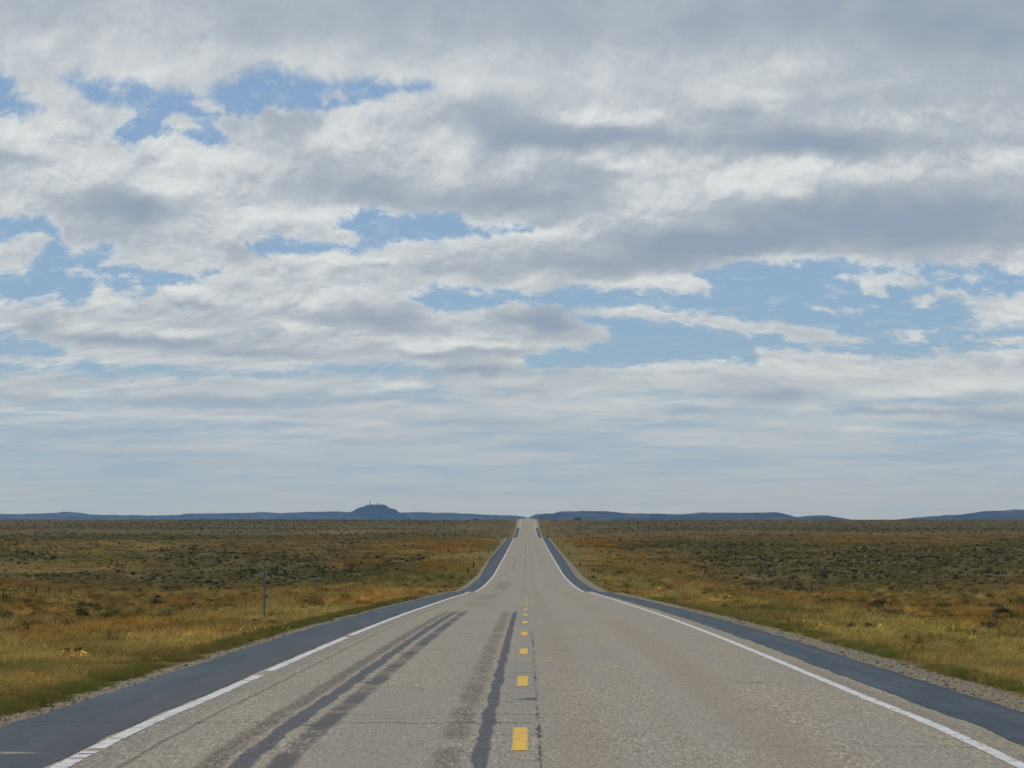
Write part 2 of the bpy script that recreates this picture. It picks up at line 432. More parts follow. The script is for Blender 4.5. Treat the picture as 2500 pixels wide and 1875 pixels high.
# ------------------------------------------------------------------ ground colour, shared by the ground and the plants on it
C_TAN = np.array([.150, .112, .036]); C_RUST = np.array([.168, .090, .020]); C_GREEN = np.array([.064, .074, .019])
C_SAGE = np.array([.084, .079, .032]); C_DARK = np.array([.036, .038, .022]); C_DIRT = np.array([.17, .13, .08]); C_STRAW = np.array([.20, .155, .058])
ZONES = [   # cx, cy, rx, ry, what, amount (pixels of the photograph, looked up where the ground is seen there)
 (330,1545,260,26,'rust',.7),(60,1575,110,30,'rust',.7),(640,1478,110,14,'rust',.9),(880,1462,120,14,'rust',.8),(880,1375,90,12,'rust',.8),(1110,1337,90,12,'rust',.9),
 (1090,1383,70,12,'rust',.5),(420,1475,160,10,'rust',.4),(1470,1325,60,16,'rust',.8),(1640,1308,120,6,'rust',.6),(1950,1468,190,12,'rust',1),(2250,1485,200,18,'rust',.7),
 (2430,1530,120,26,'rust',.8),(2100,1492,120,10,'rust',.7),(1560,1370,120,14,'rust',.4),(1650,1440,110,12,'rust',.5),(60,1480,90,20,'rust',.4),(1780,1298,180,5,'rust',.4),
 (2150,1312,300,6,'rust',.35),(900,1292,140,4,'rust',.3),(1150,1285,60,8,'tan',.7),(860,1300,100,5,'straw',.5),(300,1330,220,7,'straw',.7),(120,1392,150,10,'straw',.8),(1000,1350,100,10,'tan',.6),
 (1130,1360,60,18,'straw',.6),(1400,1400,60,45,'straw',.7),(1480,1430,120,14,'straw',.5),(640,1500,200,8,'straw',.6),(1480,1380,90,20,'tan',.7),(1400,1350,50,20,'tan',.8),
 (1060,1418,110,14,'green',.9),(1195,1338,38,8,'green',1),(1220,1302,25,5,'green',.9),(940,1277,45,6,'green',.7),(1235,1280,20,10,'green',.7),(1575,1432,45,10,'green',.8),(1500,1415,30,8,'green',.5),
 (180,1650,260,12,'green',.45),(420,1610,160,8,'green',.3),(30,1640,60,12,'green',.45),(1880,1495,120,8,'green',.6),(2350,1575,180,16,'green',.55),(2100,1530,120,8,'green',.4),(230,1365,150,10,'green',.5),
 (740,1395,300,40,'sage',1),(500,1365,180,25,'sage',.9),(450,1420,180,20,'sage',.9),(200,1412,130,14,'sage',.9),(60,1360,90,12,'sage',.9),(950,1378,90,20,'sage',.8),(980,1400,60,14,'sage',.6),
 (2180,1390,380,55,'sage',1),(2450,1350,120,30,'sage',1),(1850,1360,160,40,'sage',.9),(1620,1333,140,12,'sage',.9),(1500,1340,50,10,'sage',.4),(1900,1435,140,20,'sage',.8),
 (300,1312,500,8,'sage',.9),(500,1282,500,9,'sage',.9),(1050,1278,120,8,'sage',.9),(700,1272,300,4,'sage',.8),(1650,1283,260,11,'sage',1),(2200,1286,380,12,'sage',1),(1480,1290,60,6,'sage',.6),(950,1307,200,4,'sage',.6),
 (1975,1435,16,26,'dirt',.9),(1968,1412,14,6,'dirt',.9),
]
def zone_weights(X, Y):
    z = ground_z(X, Y)
    Yc = np.maximum(Y, 6)
    px, py = proj(X, Yc, z)
    px = px + (fbm(X / 6, Y / 14, 51, 3) - 0.5) * 90 * np.clip(300 / Yc, .25, 1.6)
    py = py + (fbm(X / 8 + 9, Y / 18, 52, 3) - 0.5) * 22 * np.clip(400 / Yc, .05, 1.8) * (1 - .6 * smooth(600, 1200, Yc))
    W = {k: np.zeros(np.shape(X)) for k in ('rust', 'green', 'sage', 'tan', 'straw', 'dirt')}
    for cx, cy, rx, ry, k, a in ZONES:
        W[k] = np.maximum(W[k], a * np.exp(-(((px - cx) / rx) ** 2 + ((py - cy) / ry) ** 2) ** 1.3))
    return W

def ground_color(X, Y):
    X = np.asarray(X, float); Y = np.asarray(Y, float)
    W = zone_weights(X, Y)
    aX = np.abs(X)
    n = fbm(X / 14, Y / 30, 61, 4)[..., None]; n2 = fbm(X / 1.6, Y / 4.0, 62, 4)[..., None]; n3 = fbm(X / 50, Y / 110, 63, 3)[..., None]
    verge = np.exp(-((aX - 7.5) / 6) ** 2)[..., None] * (1 - 0.5 * smooth(500, 1500, Y))[..., None]
    field = C_TAN * .62 + C_RUST * .18 + C_SAGE * .20
    far = smooth(500, 1300, Y)[..., None]
    field = field * (1 - far) + (C_SAGE * .34 + C_TAN * .34 + C_RUST * .18) * far
    c = field * (1 - verge) + (C_TAN * .75 + C_STRAW * .3) * verge
    r = np.clip((n - .52) * 3.2, 0, 1) * .55 * (1 - verge * .7)
    c = c * (1 - r) + C_RUST * r
    g = np.clip((.43 - n2) * 3, 0, 1) * .45 + np.clip((n3 - .58) * 4, 0, 1) * .3
    c = c * (1 - g) + (C_GREEN * .7 + C_SAGE * .3) * g
    for k, C in (('tan', C_TAN), ('straw', C_STRAW), ('sage', C_SAGE), ('rust', C_RUST), ('green', C_GREEN), ('dirt', C_DIRT)):
        ww = np.clip(W[k], 0, 1)[..., None] * .88
        c = c * (1 - ww) + C * ww
    # green rims beside the gravel
    rl = np.exp(-((X + 5.5) / .20) ** 2) * np.clip((fbm(X * 0 + 3, Y / 7, 66, 3) - .36) * 4, 0, 1)
    rr = np.exp(-((X - 6.15) / .28) ** 2) * np.clip((fbm(X * 0 + 9, Y / 8, 67, 3) - .30) * 4, 0, 1)
    rim = np.clip(rl + rr, 0, 1)[..., None] * .6
    c = c * (1 - rim) + np.array([.052, .070, .016]) * rim
    c = c * (0.45 + 1.1 * n2) * (.78 + .44 * fbm(X / 6, Y / 16, 68, 3)[..., None])
    return np.clip(c, 0, 1), W

# ------------------------------------------------------------------ terrain
rows = np.concatenate([np.arange(-60, 18, 4.0), 18 * 1.0115 ** np.arange(0, 630)])
rows = rows[rows < 16800]
NR = len(rows)
fx = np.array([0, 1.5, 3, 4, 4.7, 5.0, 5.3, 5.6, 5.9, 6.2, 6.6, 7, 7.5, 8, 8.6, 9.3, 10, 11, 12, 13.2, 14.6, 16, 18, 20])
t = np.linspace(0, 1, 92)[1:]
def col_x(Y):
    ext = 25 + 0.45 * np.maximum(Y, 0)
    right = 20 + ext * (0.35 * t + 0.65 * t ** 2.2)
    h = np.concatenate([fx, right])
    return np.concatenate([-h[:0:-1], h])
TX = np.array([col_x(y) for y in rows]); NCc = TX.shape[1]
TY = np.repeat(rows[:, None], NCc, 1)
TZ = ground_z(TX, TY) + ZC
V = np.stack([TX, TY, TZ], -1).reshape(-1, 3)
gc, gw = ground_color(TX.ravel(), TY.ravel())

def ground_material():
    m = NT('prairie_ground')
    P, X, Y, Z = m.pos()
    base = m.attr('ground_tint')
    nf = m.noise(P, 5.0, 6, 0.65)
    nm = m.noise(m.vmul(P, (1, .45, 1)), 0.55, 6, 0.7)
    nl = m.noise(m.vmul(P, (1, .35, 1)), 0.10, 6, 0.72)
    c = m.mix(m.lin(nf, .3, .7), m.mix(1.0, base, (.62, .60, .58), 'MULTIPLY'), m.mix(1.0, base, (1.3, 1.26, 1.2), 'MULTIPLY'))
    c = m.mix(m.mul(m.ss(nm, .52, .68), .55), c, (.035, .038, .022))
    c = m.mix(m.mul(m.ss(nl, .50, .62), .35), c, (.055, .058, .034))
    # gravel beside the shoulders
    gn = m.noise(m.vmul(P, (1, .5, 1)), 1.6, 5, 0.6)
    gx = m.add(X, m.mul(m.sub(gn, .5), .38))
    far = m.ss(Y, 200, 500)
    right_edge = m.lin(far, 0, 1, 5.80, 5.85); left_edge = m.lin(far, 0, 1, -5.22, -5.75)
    mask = m.mul(m.sub(1.0, m.ss(m.sub(gx, right_edge), -.06, .08)), m.ss(m.sub(gx, left_edge), -.08, .06))
    g1 = m.noise(P, 22, 4, 0.7); g2 = m.noise(P, 60, 3, 0.7)
    gcol = m.ramp(g1, [(0.34, (.085, .072, .05)), (0.46, (.225, .195, .14)), (0.56, (.315, .28, .20)), (0.68, (.47, .42, .32))])
    gcol = m.mix(m.lin(g2, .3, .7, 0, .5), gcol, (.12, .105, .085))
    c = m.mix(mask, c, gcol)
    h = m.add(m.mul(g1, m.mul(mask, .6)), m.mul(nf, .8))
    m.bsdf(c, 0.95, m.bump(h, 0.7, 0.06), 0.05)
    return m.m
ground = mesh_obj('ground', V, grid_faces(NR, NCc), ground_material(), smooth_shade=True)
set_attr(ground.data, 'ground_tint', 'FLOAT_COLOR', np.concatenate([gc, np.ones((len(gc), 1))], 1))
tag(ground, kind='structure')

# ------------------------------------------------------------------ road
def strip(name, xl, xr, dz, mat, r0=-60, r1=24000, ncol=2, kind='structure', rws=None):
    "a sheet over the road profile; xl, xr are functions of distance"
    rr = rows[(rows >= r0) & (rows <= r1)] if rws is None else rws
    L = xl(rr); Rr = xr(rr)
    tt = np.linspace(0, 1, ncol)
    X = L[:, None] * (1 - tt) + Rr[:, None] * tt
    Y = np.repeat(rr[:, None], ncol, 1)
    Z = np.repeat(road_z(rr)[:, None], ncol, 1) + dz + ZC
    o = mesh_obj(name, np.stack([X, Y, Z], -1).reshape(-1, 3), grid_faces(len(rr), ncol), mat, smooth_shade=True)
    if kind: tag(o, kind=kind)
    return o
def road_z(y):
    return np.interp(y, rows, Rf(rows))

def road_material():
    m = NT('weathered_asphalt')
    P, X, Y, Z = m.pos()
    fine = m.noise(m.vmul(P, (1, .09, 1)), 42, 6, 0.80); mid = m.noise(P, 18, 4, 0.65); big = m.noise(m.vmul(P, (1, .12, 1)), 0.9, 5, 0.6); pat = m.noise(m.vmul(P, (1, .3, 1)), 3.0, 5, .65)
    c = m.ramp(fine, [(0.38, (.060, .050, .036)), (0.455, (.225, .196, .140)), (0.54, (.302, .266, .195)), (0.62, (.56, .50, .38))])
    c = m.mix(m.lin(mid, .35, .65, 0, .35), c, (.250, .222, .170))
    c = m.mix(m.lin(big, .4, .62, 0, .45), c, (.232, .219, .182))
    ragn = m.noise(m.vmul(P, (1, .10, 1)), 22, 6, .8)
    def band(x0, wd, soft, wob=.05, wscale=.5):
        wn_ = m.noise(m.vmul(P, (0.0, 1.0, 0.0)), wscale, 4, .6)
        xx = m.add(X, m.mul(m.sub(wn_, .5), wob * 2))
        d = m.add(m.math('ABSOLUTE', m.sub(xx, x0)), m.mul(m.sub(ragn, .5), .10))
        return m.sub(1.0, m.ss(d, m.sub(wd, soft), m.add(wd, soft)))
    def gate(a, b, scale=.25, seed=0.0, ys=1.0):
        nn = m.noise(m.vadd(m.vmul(P, (1.0, ys, 1.0)), (seed, seed, 0)), scale, 5, .65)
        return m.ss(nn, a, b)
    rag = m.ss(m.noise(m.vmul(P, (1, .18, 1)), 40, 5, .75), .40, .54)
    rag2 = m.ss(m.noise(m.vmul(P, (1, .22, 1)), 28, 5, .75), .43, .55)
    tarblue = (.050, .058, .076); tarbrown = (.080, .065, .052)
    near = m.sub(1.0, m.ss(Y, 88, 100)); nr2 = m.sub(1.0, m.ss(Y, 190, 200))
    # brown wheel bands and grey bleached bands
    for x0, wd, colr, amt in ((2.15, .30, (.235, .195, .14), .5), (1.62, .16, (.27, .26, .235), .30), (.48, .25, (.225, .185, .13), .45), (.95, .25, (.25, .245, .225), .35),
                              (-1.2, .45, (.225, .212, .18), .4), (3.1, .35, (.235, .23, .215), .4), (-2.75, .25, (.22, .20, .165), .3), (-.1, .25, (.195, .195, .19), .5)):
        c = m.mix(m.mul(m.mul(band(x0, wd, .2, .12, .06), gate(.36, .56, .18, x0 * 3, .25)), amt), c, colr)
    # far: two long darker wheel tracks and a worn centre seam
    farm = m.ss(Y, 200, 230)
    for x0, wd, amt in ((-1.75, .10, .55), (-.38, .07, .55), (1.6, .12, .25), (-2.5, .1, .2)):
        c = m.mix(m.mul(m.mul(m.mul(band(x0, wd, .08, .1, .02), gate(.42, .60, .035, x0, .5)), farm), amt), c, (.10, .093, .085))
    c = m.mix(m.mul(m.mul(band(.0, .16, .08, .06, .05), farm), .35), c, (.30, .235, .17))
    c = m.mix(m.mul(m.mul(band(-2.0, .45, .25, .1, .05), m.mul(m.ss(Y, 95, 110), m.mul(gate(.42, .58, .1, 9, .3), m.sub(1.0, m.ss(Y, 250, 300))))), .45), c, (.13, .11, .09))
    # sealed strips
    c = m.mix(m.mul(m.mul(m.mul(band(-2.44, .095, .05), m.lin(rag2, 0, 1, .25, 1)), m.mul(near, gate(.28, .44, .35, 4))), .95), c, tarbrown)
    c = m.mix(m.mul(m.mul(band(-2.2, m.lin(m.noise(m.vmul(P, (1, .3, 1)), 1.5, 4, .7), .3, .7, .055, .115), .012, .05), near), m.lin(rag, 0, 1, .62, .97)), c, tarblue)
    c = m.mix(m.mul(m.mul(m.mul(band(-1.9, .105, .04, .06), m.math('MAXIMUM', rag2, gate(.42, .52, .3, 2))), near), .85), c, (.058, .055, .062))
    c = m.mix(m.mul(m.mul(band(-2.05, .16, .08, .05), m.mul(near, gate(.56, .62, .45, 11))), .75), c, tarblue)
    c = m.mix(m.mul(m.mul(band(-.375, m.lin(m.noise(m.vmul(P, (1, .3, 1)), 1.8, 4, .7), .3, .7, .045, .085), .012, .045), near), m.lin(rag, 0, 1, .65, .97)), c, tarblue)
    c = m.mix(m.mul(m.mul(band(-.63, .115, .07, .08), m.mul(near, m.mul(m.lin(rag2, 0, 1, .2, 1), gate(.34, .52, .4, 6)))), .8), c, tarbrown)
    c = m.mix(m.mul(m.mul(band(-3.1, .024, .02, .05, .3), nr2), .7), c, (.09, .08, .07))
    c = m.mix(m.mul(m.mul(band(-3.36, .13, .08, .04), m.mul(nr2, rag2)), .45), c, (.09, .09, .09))
    # crack beside the centre line
    c = m.mix(m.mul(m.mul(band(.10, m.lin(m.noise(P, 2.2, 3, .6), .35, .7, .002, .022), .009, .055, 2.2), m.sub(1.0, m.ss(Y, 62, 74))), m.lin(gate(.44, .54, .9, 8), 0, 1, .05, .9)), c, (.02, .02, .022))
    # transverse cracks: distance, from, to, strength
    cw = m.noise(m.vmul(P, (1.0, .22, 0.0)), .8, 6, .75)
    Yn = m.add(Y, m.mul(m.sub(cw, .5), 1.9)); Yf = m.add(Y, m.mul(m.sub(cw, .5), 3.2))
    crack = None
    for y0, xa, xb, wd, st in ((28.9, -5, .1, .030, .8), (30.4, -1.9, .55, .022, .75), (29.75, -1.5, .3, .02, .5), (27.1, -.5, 1.1, .018, .5), (25.6, 1.9, 4.0, .018, .55), (31.3, 2.0, 3.6, .02, .4),
                               (38.3, 2.3, 4.2, .03, .8), (36.8, -3.7, .0, .03, .35), (36.6, .05, .35, .03, .8), (33.2, -.45, .1, .035, .55), (35.3, -.4, .0, .03, .5), (45.0, -3.6, .2, .04, .35),
                               (52, -3.6, 1.6, .05, .35), (61, -3.6, 3.8, .06, .30), (75, -3.6, 3.6, .08, .3), (90, -3.6, 3.6, .1, .25), (191.6, -3.9, -2.2, .5, .6), (191.6, 2.3, 4.0, .5, .5), (110, -3.5, 2.0, .15, .35),
                               (245, -2.4, -1.3, .9, .4), (330, -2.6, -2.0, 1.6, .5), (41.5, -.25, .2, .06, .7), (48.5, -.3, .12, .03, .5)):
        d = m.math('ABSOLUTE', m.sub(Yn if y0 < 50 else Yf, y0))
        k = m.mul(m.sub(1.0, m.ss(d, wd * 1.0, wd * 2.6)), m.mul(m.lin(X, xa - .2, xa + .15, 0, st), m.sub(1.0, m.ss(X, xb - .3, xb + .1))))
        crack = k if crack is None else m.math('MAXIMUM', crack, k)
    crack = m.mul(crack, m.lin(m.ss(m.noise(P, 1.1, 4, .7), .38, .52), 0, 1, .2, 1))
    c = m.mix(crack, c, (.028, .027, .028))
    # small dark patch between the strips
    k = m.mul(m.mul(m.ss(X, -.26, .02), m.sub(1.0, m.ss(X, .09, .12))), m.sub(1.0, m.ss(m.math('ABSOLUTE', m.sub(Y, 33.9)), m.lin(X, -.26, .1, .02, .34), m.lin(X, -.26, .1, .08, .42))))
    c = m.mix(m.mul(k, .85), c, tarblue)
    # rumble ribs outside the right edge line
    rib = m.math('SINE', m.mul(Y, 2 * math.pi / .30))
    k = m.mul(m.mul(m.ss(m.add(rib, m.mul(m.sub(mid, .5), 2.0)), .1, .8), band(3.93, .085, .03, .02)), m.mul(m.sub(1.0, m.ss(Y, 36, 52)), gate(.32, .5, .5, 3)))
    c = m.mix(m.mul(k, .6), c, (.07, .06, .048))
    c = m.mix(m.mul(m.mul(band(3.98, .14, .04, .02), pat), .5), c, (.17, .145, .105))
    # faint yellow scuffs right of the centre line
    for x0, y0 in ((.33, 47.5), (.62, 44.5), (.95, 42.0)):
        d = m.add(m.math('ABSOLUTE', m.sub(X, x0)), m.mul(m.math('ABSOLUTE', m.sub(Y, y0)), .09))
        c = m.mix(m.mul(m.sub(1.0, m.ss(d, .02, .07)), .45), c, (.42, .26, .04))
    m.bsdf(c, 0.85, m.bump(m.add(fine, m.mul(mid, .8)), 0.3, 0.006), 0.25)
    return m.m
ROADM = road_material()
cst = lambda v: (lambda r: np.full(r.shape, float(v)))
wob = lambda v, a, s, k: (lambda r: v + a * (fbm(r * 0 + s, r * k, 5, 3) - .5) * 2)
def sh_r(r): return np.interp(r, [0, 120, 300, 460, 700, 1480], [4.98, 5.0, 4.9, 5.3, 5.3, 5.2]) + .10 * (fbm(r * 0 + 3, r * .9, 5, 4) - .5) * np.where(r < 250, 1, 0)
def sh_l(r): return -(np.interp(r, [0, 120, 200, 300, 460, 700, 1480], [4.80, 4.86, 4.75, 4.8, 5.5, 5.25, 5.2]) + .10 * (fbm(r * 0 + 8, r * .9, 5, 4) - .5) * np.where(r < 250, 1, 0))
def tan_r(r): return np.interp(r, [0, 40, 60, 120, 300, 500], [4.13, 4.14, 4.16, 4.10, 3.92, 3.86]) + .12 * (fbm(r * 0 + 5, r * 1.2, 5, 4) - .5) * np.where(r < 200, 1, 0)
strip('road', lambda r: np.where(r < 1480, -3.75, -5.2), lambda r: np.where(r < 1480, 4.25, 5.2), 0.0, ROADM, ncol=3)

def shoulder_material():
    m = NT('blue_grey_sealed_asphalt')
    P, X, Y, Z = m.pos()
    f = m.noise(m.vmul(P, (1, .09, 1)), 42, 6, .80); md = m.noise(m.vmul(P, (1, .35, 1)), 4, 5, .65); st = m.noise(m.vmul(P, (1, .06, 1)), 3, 4, .6)
    c = m.ramp(f, [(0.42, (.016, .027, .037)), (.5, (.030, .048, .062)), (.58, (.058, .084, .100))])
    c = m.mix(m.lin(md, .40, .60, 0, .6), c, (.028, .046, .060))
    c = m.mix(m.lin(st, .42, .62, 0, .65), c, (.062, .085, .100))
    inner = m.mul(m.sub(1.0, m.ss(m.math('ABSOLUTE', m.add(X, 3.85)), .15, .45)), m.sub(1.0, m.ss(Y, 60, 90)))
    c = m.mix(m.mul(inner, .6), c, (.058, .060, .070))
    # dark sealed lip on the outer edge
    lip = m.ss(m.add(m.math('ABSOLUTE', X), m.mul(m.sub(md, .5), .1)), 4.82, 4.93)
    c = m.mix(m.mul(lip, .75), c, (.026, .034, .050))
    dust = m.mul(m.ss(m.noise(m.vmul(P, (1, .3, 1)), 2.2, 6, .75), .57, .69), .22)
    c = m.mix(dust, c, (.12, .12, .11))
    oil = m.mul(m.ss(m.noise(m.vmul(P, (1, .12, 1)), 1.1, 6, .7), .52, .64), .45)
    c = m.mix(oil, c, (.028, .040, .052))
    for y0, xa, xb, wd, st_ in ((28.9, -5, -3.6, .022, .85), (36.8, -5, -3.6, .02, .5), (45, -5, -3.6, .03, .45), (30.6, 4.2, 5.1, .02, .8), (33.6, 4.2, 4.9, .02, .4), (55, 4.1, 5.1, .04, .5), (62, -5, -3.6, .05, .4), (191.6, -5, -3.6, .6, .7)):
        wv = m.mul(m.sub(m.noise(m.vadd(m.vmul(P, (1.0, 0.0, 0.0)), (y0, 0, 0)), .8, 6, .75), .5), 1.7)
        d = m.math('ABSOLUTE', m.add(m.sub(Y, y0), m.add(wv, m.mul(m.sub(m.noise(P, 12, 3, .7), .5), .08))))
        k = m.mul(m.sub(1.0, m.ss(d, wd * 1.0, wd * 2.6)), m.mul(m.ss(X, xa - .1, xa + .1), m.sub(1.0, m.ss(X, xb - .2, xb))))
        c = m.mix(m.mul(k, st_), c, (.012, .015, .02))
    # pale scrape at the near left
    k = m.mul(m.sub(1.0, m.ss(m.math('ABSOLUTE', m.add(m.sub(Y, 24.7), m.mul(X, .02))), .03, .16)), m.sub(1.0, m.ss(X, -4.0, -3.8)))
    c = m.mix(m.mul(k, m.lin(md, .4, .6, .1, .8)), c, (.30, .27, .20))
    m.bsdf(c, 0.8, m.bump(f, 0.4, 0.004), 0.3)
    return m.m
SHM = shoulder_material()
strip('road_shoulder', sh_l, wob(-3.66, .03, 2, .9), 0.004, SHM, r1=1480)
strip('road_shoulder', tan_r, sh_r, 0.004, SHM, r1=1480)

def paint_material(name, col, wear, xc=None):
    m = NT(name)
    P, X, Y, Z = m.pos()
    a = m.noise(P, 55, 5, .75); b = m.noise(m.vmul(P, (1, .5, 1)), 7, 5, .7)
    k = m.ss(m.add(m.mul(a, .6), m.mul(b, .4)), wear - .04, wear + .05)
    if xc is not None:
        e = m.add(m.math('ABSOLUTE', m.sub(X, xc)), m.mul(m.sub(m.noise(m.vmul(P, (1, .12, 1)), 40, 5, .75), .5), .10))
        k = m.mul(k, m.sub(1.0, m.ss(e, .045, .085)))
    c = m.mix(k, (.24, .225, .19), m.mix(m.lin(b, .3, .7), tuple(x * .86 for x in col), col))
    m.bsdf(c, .7, m.bump(a, .3, .003), .3)
    return m.m
WHITE = paint_material('white_road_paint', (.60, .61, .59), .445)
YELLOW = paint_material('yellow_road_paint', (.70, .44, .04), .435, -.063)
fine_rows = lambda a, b, s: np.unique(np.concatenate([[a], rows[(rows > a) & (rows < b)], np.arange(a, b, s), [b]]))
def edge_line(segs, xc, hw, jl, jr, name, label):
    root = None
    for a, b in segs:
        rr = fine_rows(a, b, .08) if b < 60 else fine_rows(a, b, 1.0)
        L = lambda r: xc - hw + jl * (vnoise(r * 9, r * 0, 4) - .5) * np.where(r < 60, 1, 0)
        Rr = lambda r: xc + hw + jr * (vnoise(r * 11, r * 0 + 5, 4) - .5) * np.where(r < 60, 1, 0)
        o = strip(name, L, Rr, 0.004, WHITE, rws=rr)
# worn breaks in the left edge line
edge_line([(-60, 24.15), (24.25, 24.6), (24.72, 25.0), (25.25, 26.5), (26.58, 28.0), (28.05, 38.9), (39.0, 40.6), (42.2, 60.0), (61.6, 1900)], -3.55, .068, .015, .025, 'white_edge_line', '')
edge_line([(-60, 38.3), (38.36, 1900)], 3.765, .060, .014, .03, 'white_edge_line', '')
for k in range(-5, 11):
    a = 25.05 + 12.19 * k
    b = a + 3.05
    sc_ = 1 if k < 8 else .8
    strip('yellow_centre_dash', cst(-.063 - .073 * sc_), cst(-.063 + .073 * sc_), 0.004, YELLOW, rws=np.linspace(a, b, 12))

# ------------------------------------------------------------------ distant hills
def hill_material(name, a, b):
    m = NT(name)
    P, X, Y, Z = m.pos()
    n = m.noise(P, 0.006, 8, .65); n2 = m.noise(m.vmul(P, (1, 1, 3)), 0.02, 6, .6)
    c = m.mix(m.ss(n, .46, .64), a, b)
    c = m.mix(m.mul(m.ss(n2, .5, .65), .5), c, tuple(x * .55 for x in a))
    m.bsdf(c, 1.0, m.bump(n2, 1.0, 12.0), 0.0)
    return m.m
HM = hill_material('dark_scrub_hillside', (.019, .025, .026), (.095, .088, .066))
HM2 = hill_material('rocky_butte_side', (.022, .026, .026), (.058, .052, .044))
def hills(name, prof, D, depth, mat, seed, base=-9.0, step=2.5):
    prof = np.array(prof, float)
    px = np.arange(prof[0, 0], prof[-1, 0] + .1, step)
    py = np.interp(px, prof[:, 0], prof[:, 1])
    X = (px - CX) / F * D
    top = (CY - py) / F * D
    tt = np.linspace(-1, 1, 41)
    XX, T = np.meshgrid(X, tt)
    top2 = np.repeat(top[None, :], len(tt), 0)
    front = (1 - np.abs(T)) ** .75
    gul = fbm(XX / 260 + T * .6, T * 2.2, seed, 4)
    zz = base + (top2 - base) * front - (gul * .5) * (top2 - base) * (1 - np.abs(T)) ** .5 * np.abs(T) * 2.2
    zz = zz + (fbm(XX / 45, T * 8, seed + 3, 4) - .5) * 5.5 * (1 - np.abs(T)) * np.clip((top2 + 2) / 12, 0, 1)
    YY = D + T * depth + (fbm(XX / 500, T, seed + 9, 3) - .5) * 260 * (np.abs(T))
    o = mesh_obj(name, np.stack([XX, YY, zz + ZC], -1).reshape(-1, 3), grid_faces(len(tt), len(px)), mat, smooth_shade=True)
    tag(o, kind='structure')
    return o
hills('hills', [(-1500,1262),(-900,1256),(-300,1252),(0,1254),(50,1254.5),(100,1254),(145,1252),(152,1250),(156,1248.3),(163,1250.5),(190,1251.5),(220,1256),(300,1257.5),(350,1258.5),(440,1257),(460,1254),(520,1253),(600,1252),(650,1250.5),(680,1252.5),(750,1250),(820,1248),(860,1250),(1000,1250.5),(1100,1252),(1150,1254),(1200,1257),(1240,1258),(1262,1258.5),(1275,1261),(1283,1262.5)], 15000, 1500, HM, 3)
hills('butte', [(835,1266),(845,1256),(860,1249),(868,1244.5),(875,1240.5),(880,1239.5),(888,1237.5),(892,1235),(905,1231.5),(910,1232.6),(935,1232.6),(942,1234),(947,1236.5),(950,1240),(958,1241.5),(965,1242.5),(968,1245),(974,1249.5),(990,1256),(1000,1266)], 13200, 420, HM2, 14, step=1.5)
hills('hills', [(1284,1263.5),(1290,1262.5),(1300,1259.5),(1306,1256.5),(1312,1255),(1330,1253.5),(1350,1253.5),(1366,1249),(1420,1247.5),(1490,1249),(1530,1253),(1600,1254),(1650,1255),(1690,1253),(1715,1251.5),(1780,1251),(1900,1251.5),(1915,1254),(1935,1259.5),(1945,1261.5),(1960,1260.5),(1980,1258.5),(2020,1258.5),(2050,1264),(2080,1269)], 11800, 900, HM, 22)
hills('hills', [(2190,1270),(2210,1266.5),(2260,1261.5),(2350,1255),(2400,1248.5),(2440,1246.5),(2500,1243),(2700,1238),(3100,1246),(3600,1256),(4200,1266)], 12500, 1200, HM, 37)

# ------------------------------------------------------------------ masts on the butte and beyond
STEEL = simple_mat('weathered_galvanised_steel', (.20, .21, .22), .6, .1, 2.0, .4, .3)
def tube_vf(p0, p1, r0, r1, n=8):
    p0 = np.array(p0, float); p1 = np.array(p1, float)
    d = p1 - p0; L = np.linalg.norm(d); d /= L
    a = np.cross(d, [0, 0, 1.0]) if abs(d[2]) < .9 else np.cross(d, [1.0, 0, 0])
    a /= np.linalg.norm(a); b = np.cross(d, a)
    V = []; Fc = []
    for p, r in ((p0, r0), (p1, r1)):
        for k in range(n):
            th = 2 * math.pi * k / n
            V.append(p + r * (math.cos(th) * a + math.sin(th) * b))
    for k in range(n): Fc.append((k, (k + 1) % n, n + (k + 1) % n, n + k))
    Fc.append(tuple(range(n - 1, -1, -1))); Fc.append(tuple(range(n, 2 * n)))
    return V, Fc
def box_vf(c, s):
    V = [(c[0] + sx * s[0] / 2, c[1] + sy * s[1] / 2, c[2] + sz * s[2] / 2) for sx in (-1, 1) for sy in (-1, 1) for sz in (-1, 1)]
    return V, [(0, 1, 3, 2), (4, 6, 7, 5), (0, 4, 5, 1), (2, 3, 7, 6), (0, 2, 6, 4), (1, 5, 7, 3)]
def join(parts):
    V = []; Fc = []
    for v, f in parts:
        n = len(V); V += [tuple(p) for p in v]; Fc += [tuple(i + n for i in q) for q in f]
    return V, Fc
def part(name, parts, mat, parent):
    V, Fc = join(parts)
    return mesh_obj(name, V, Fc, mat, parent)
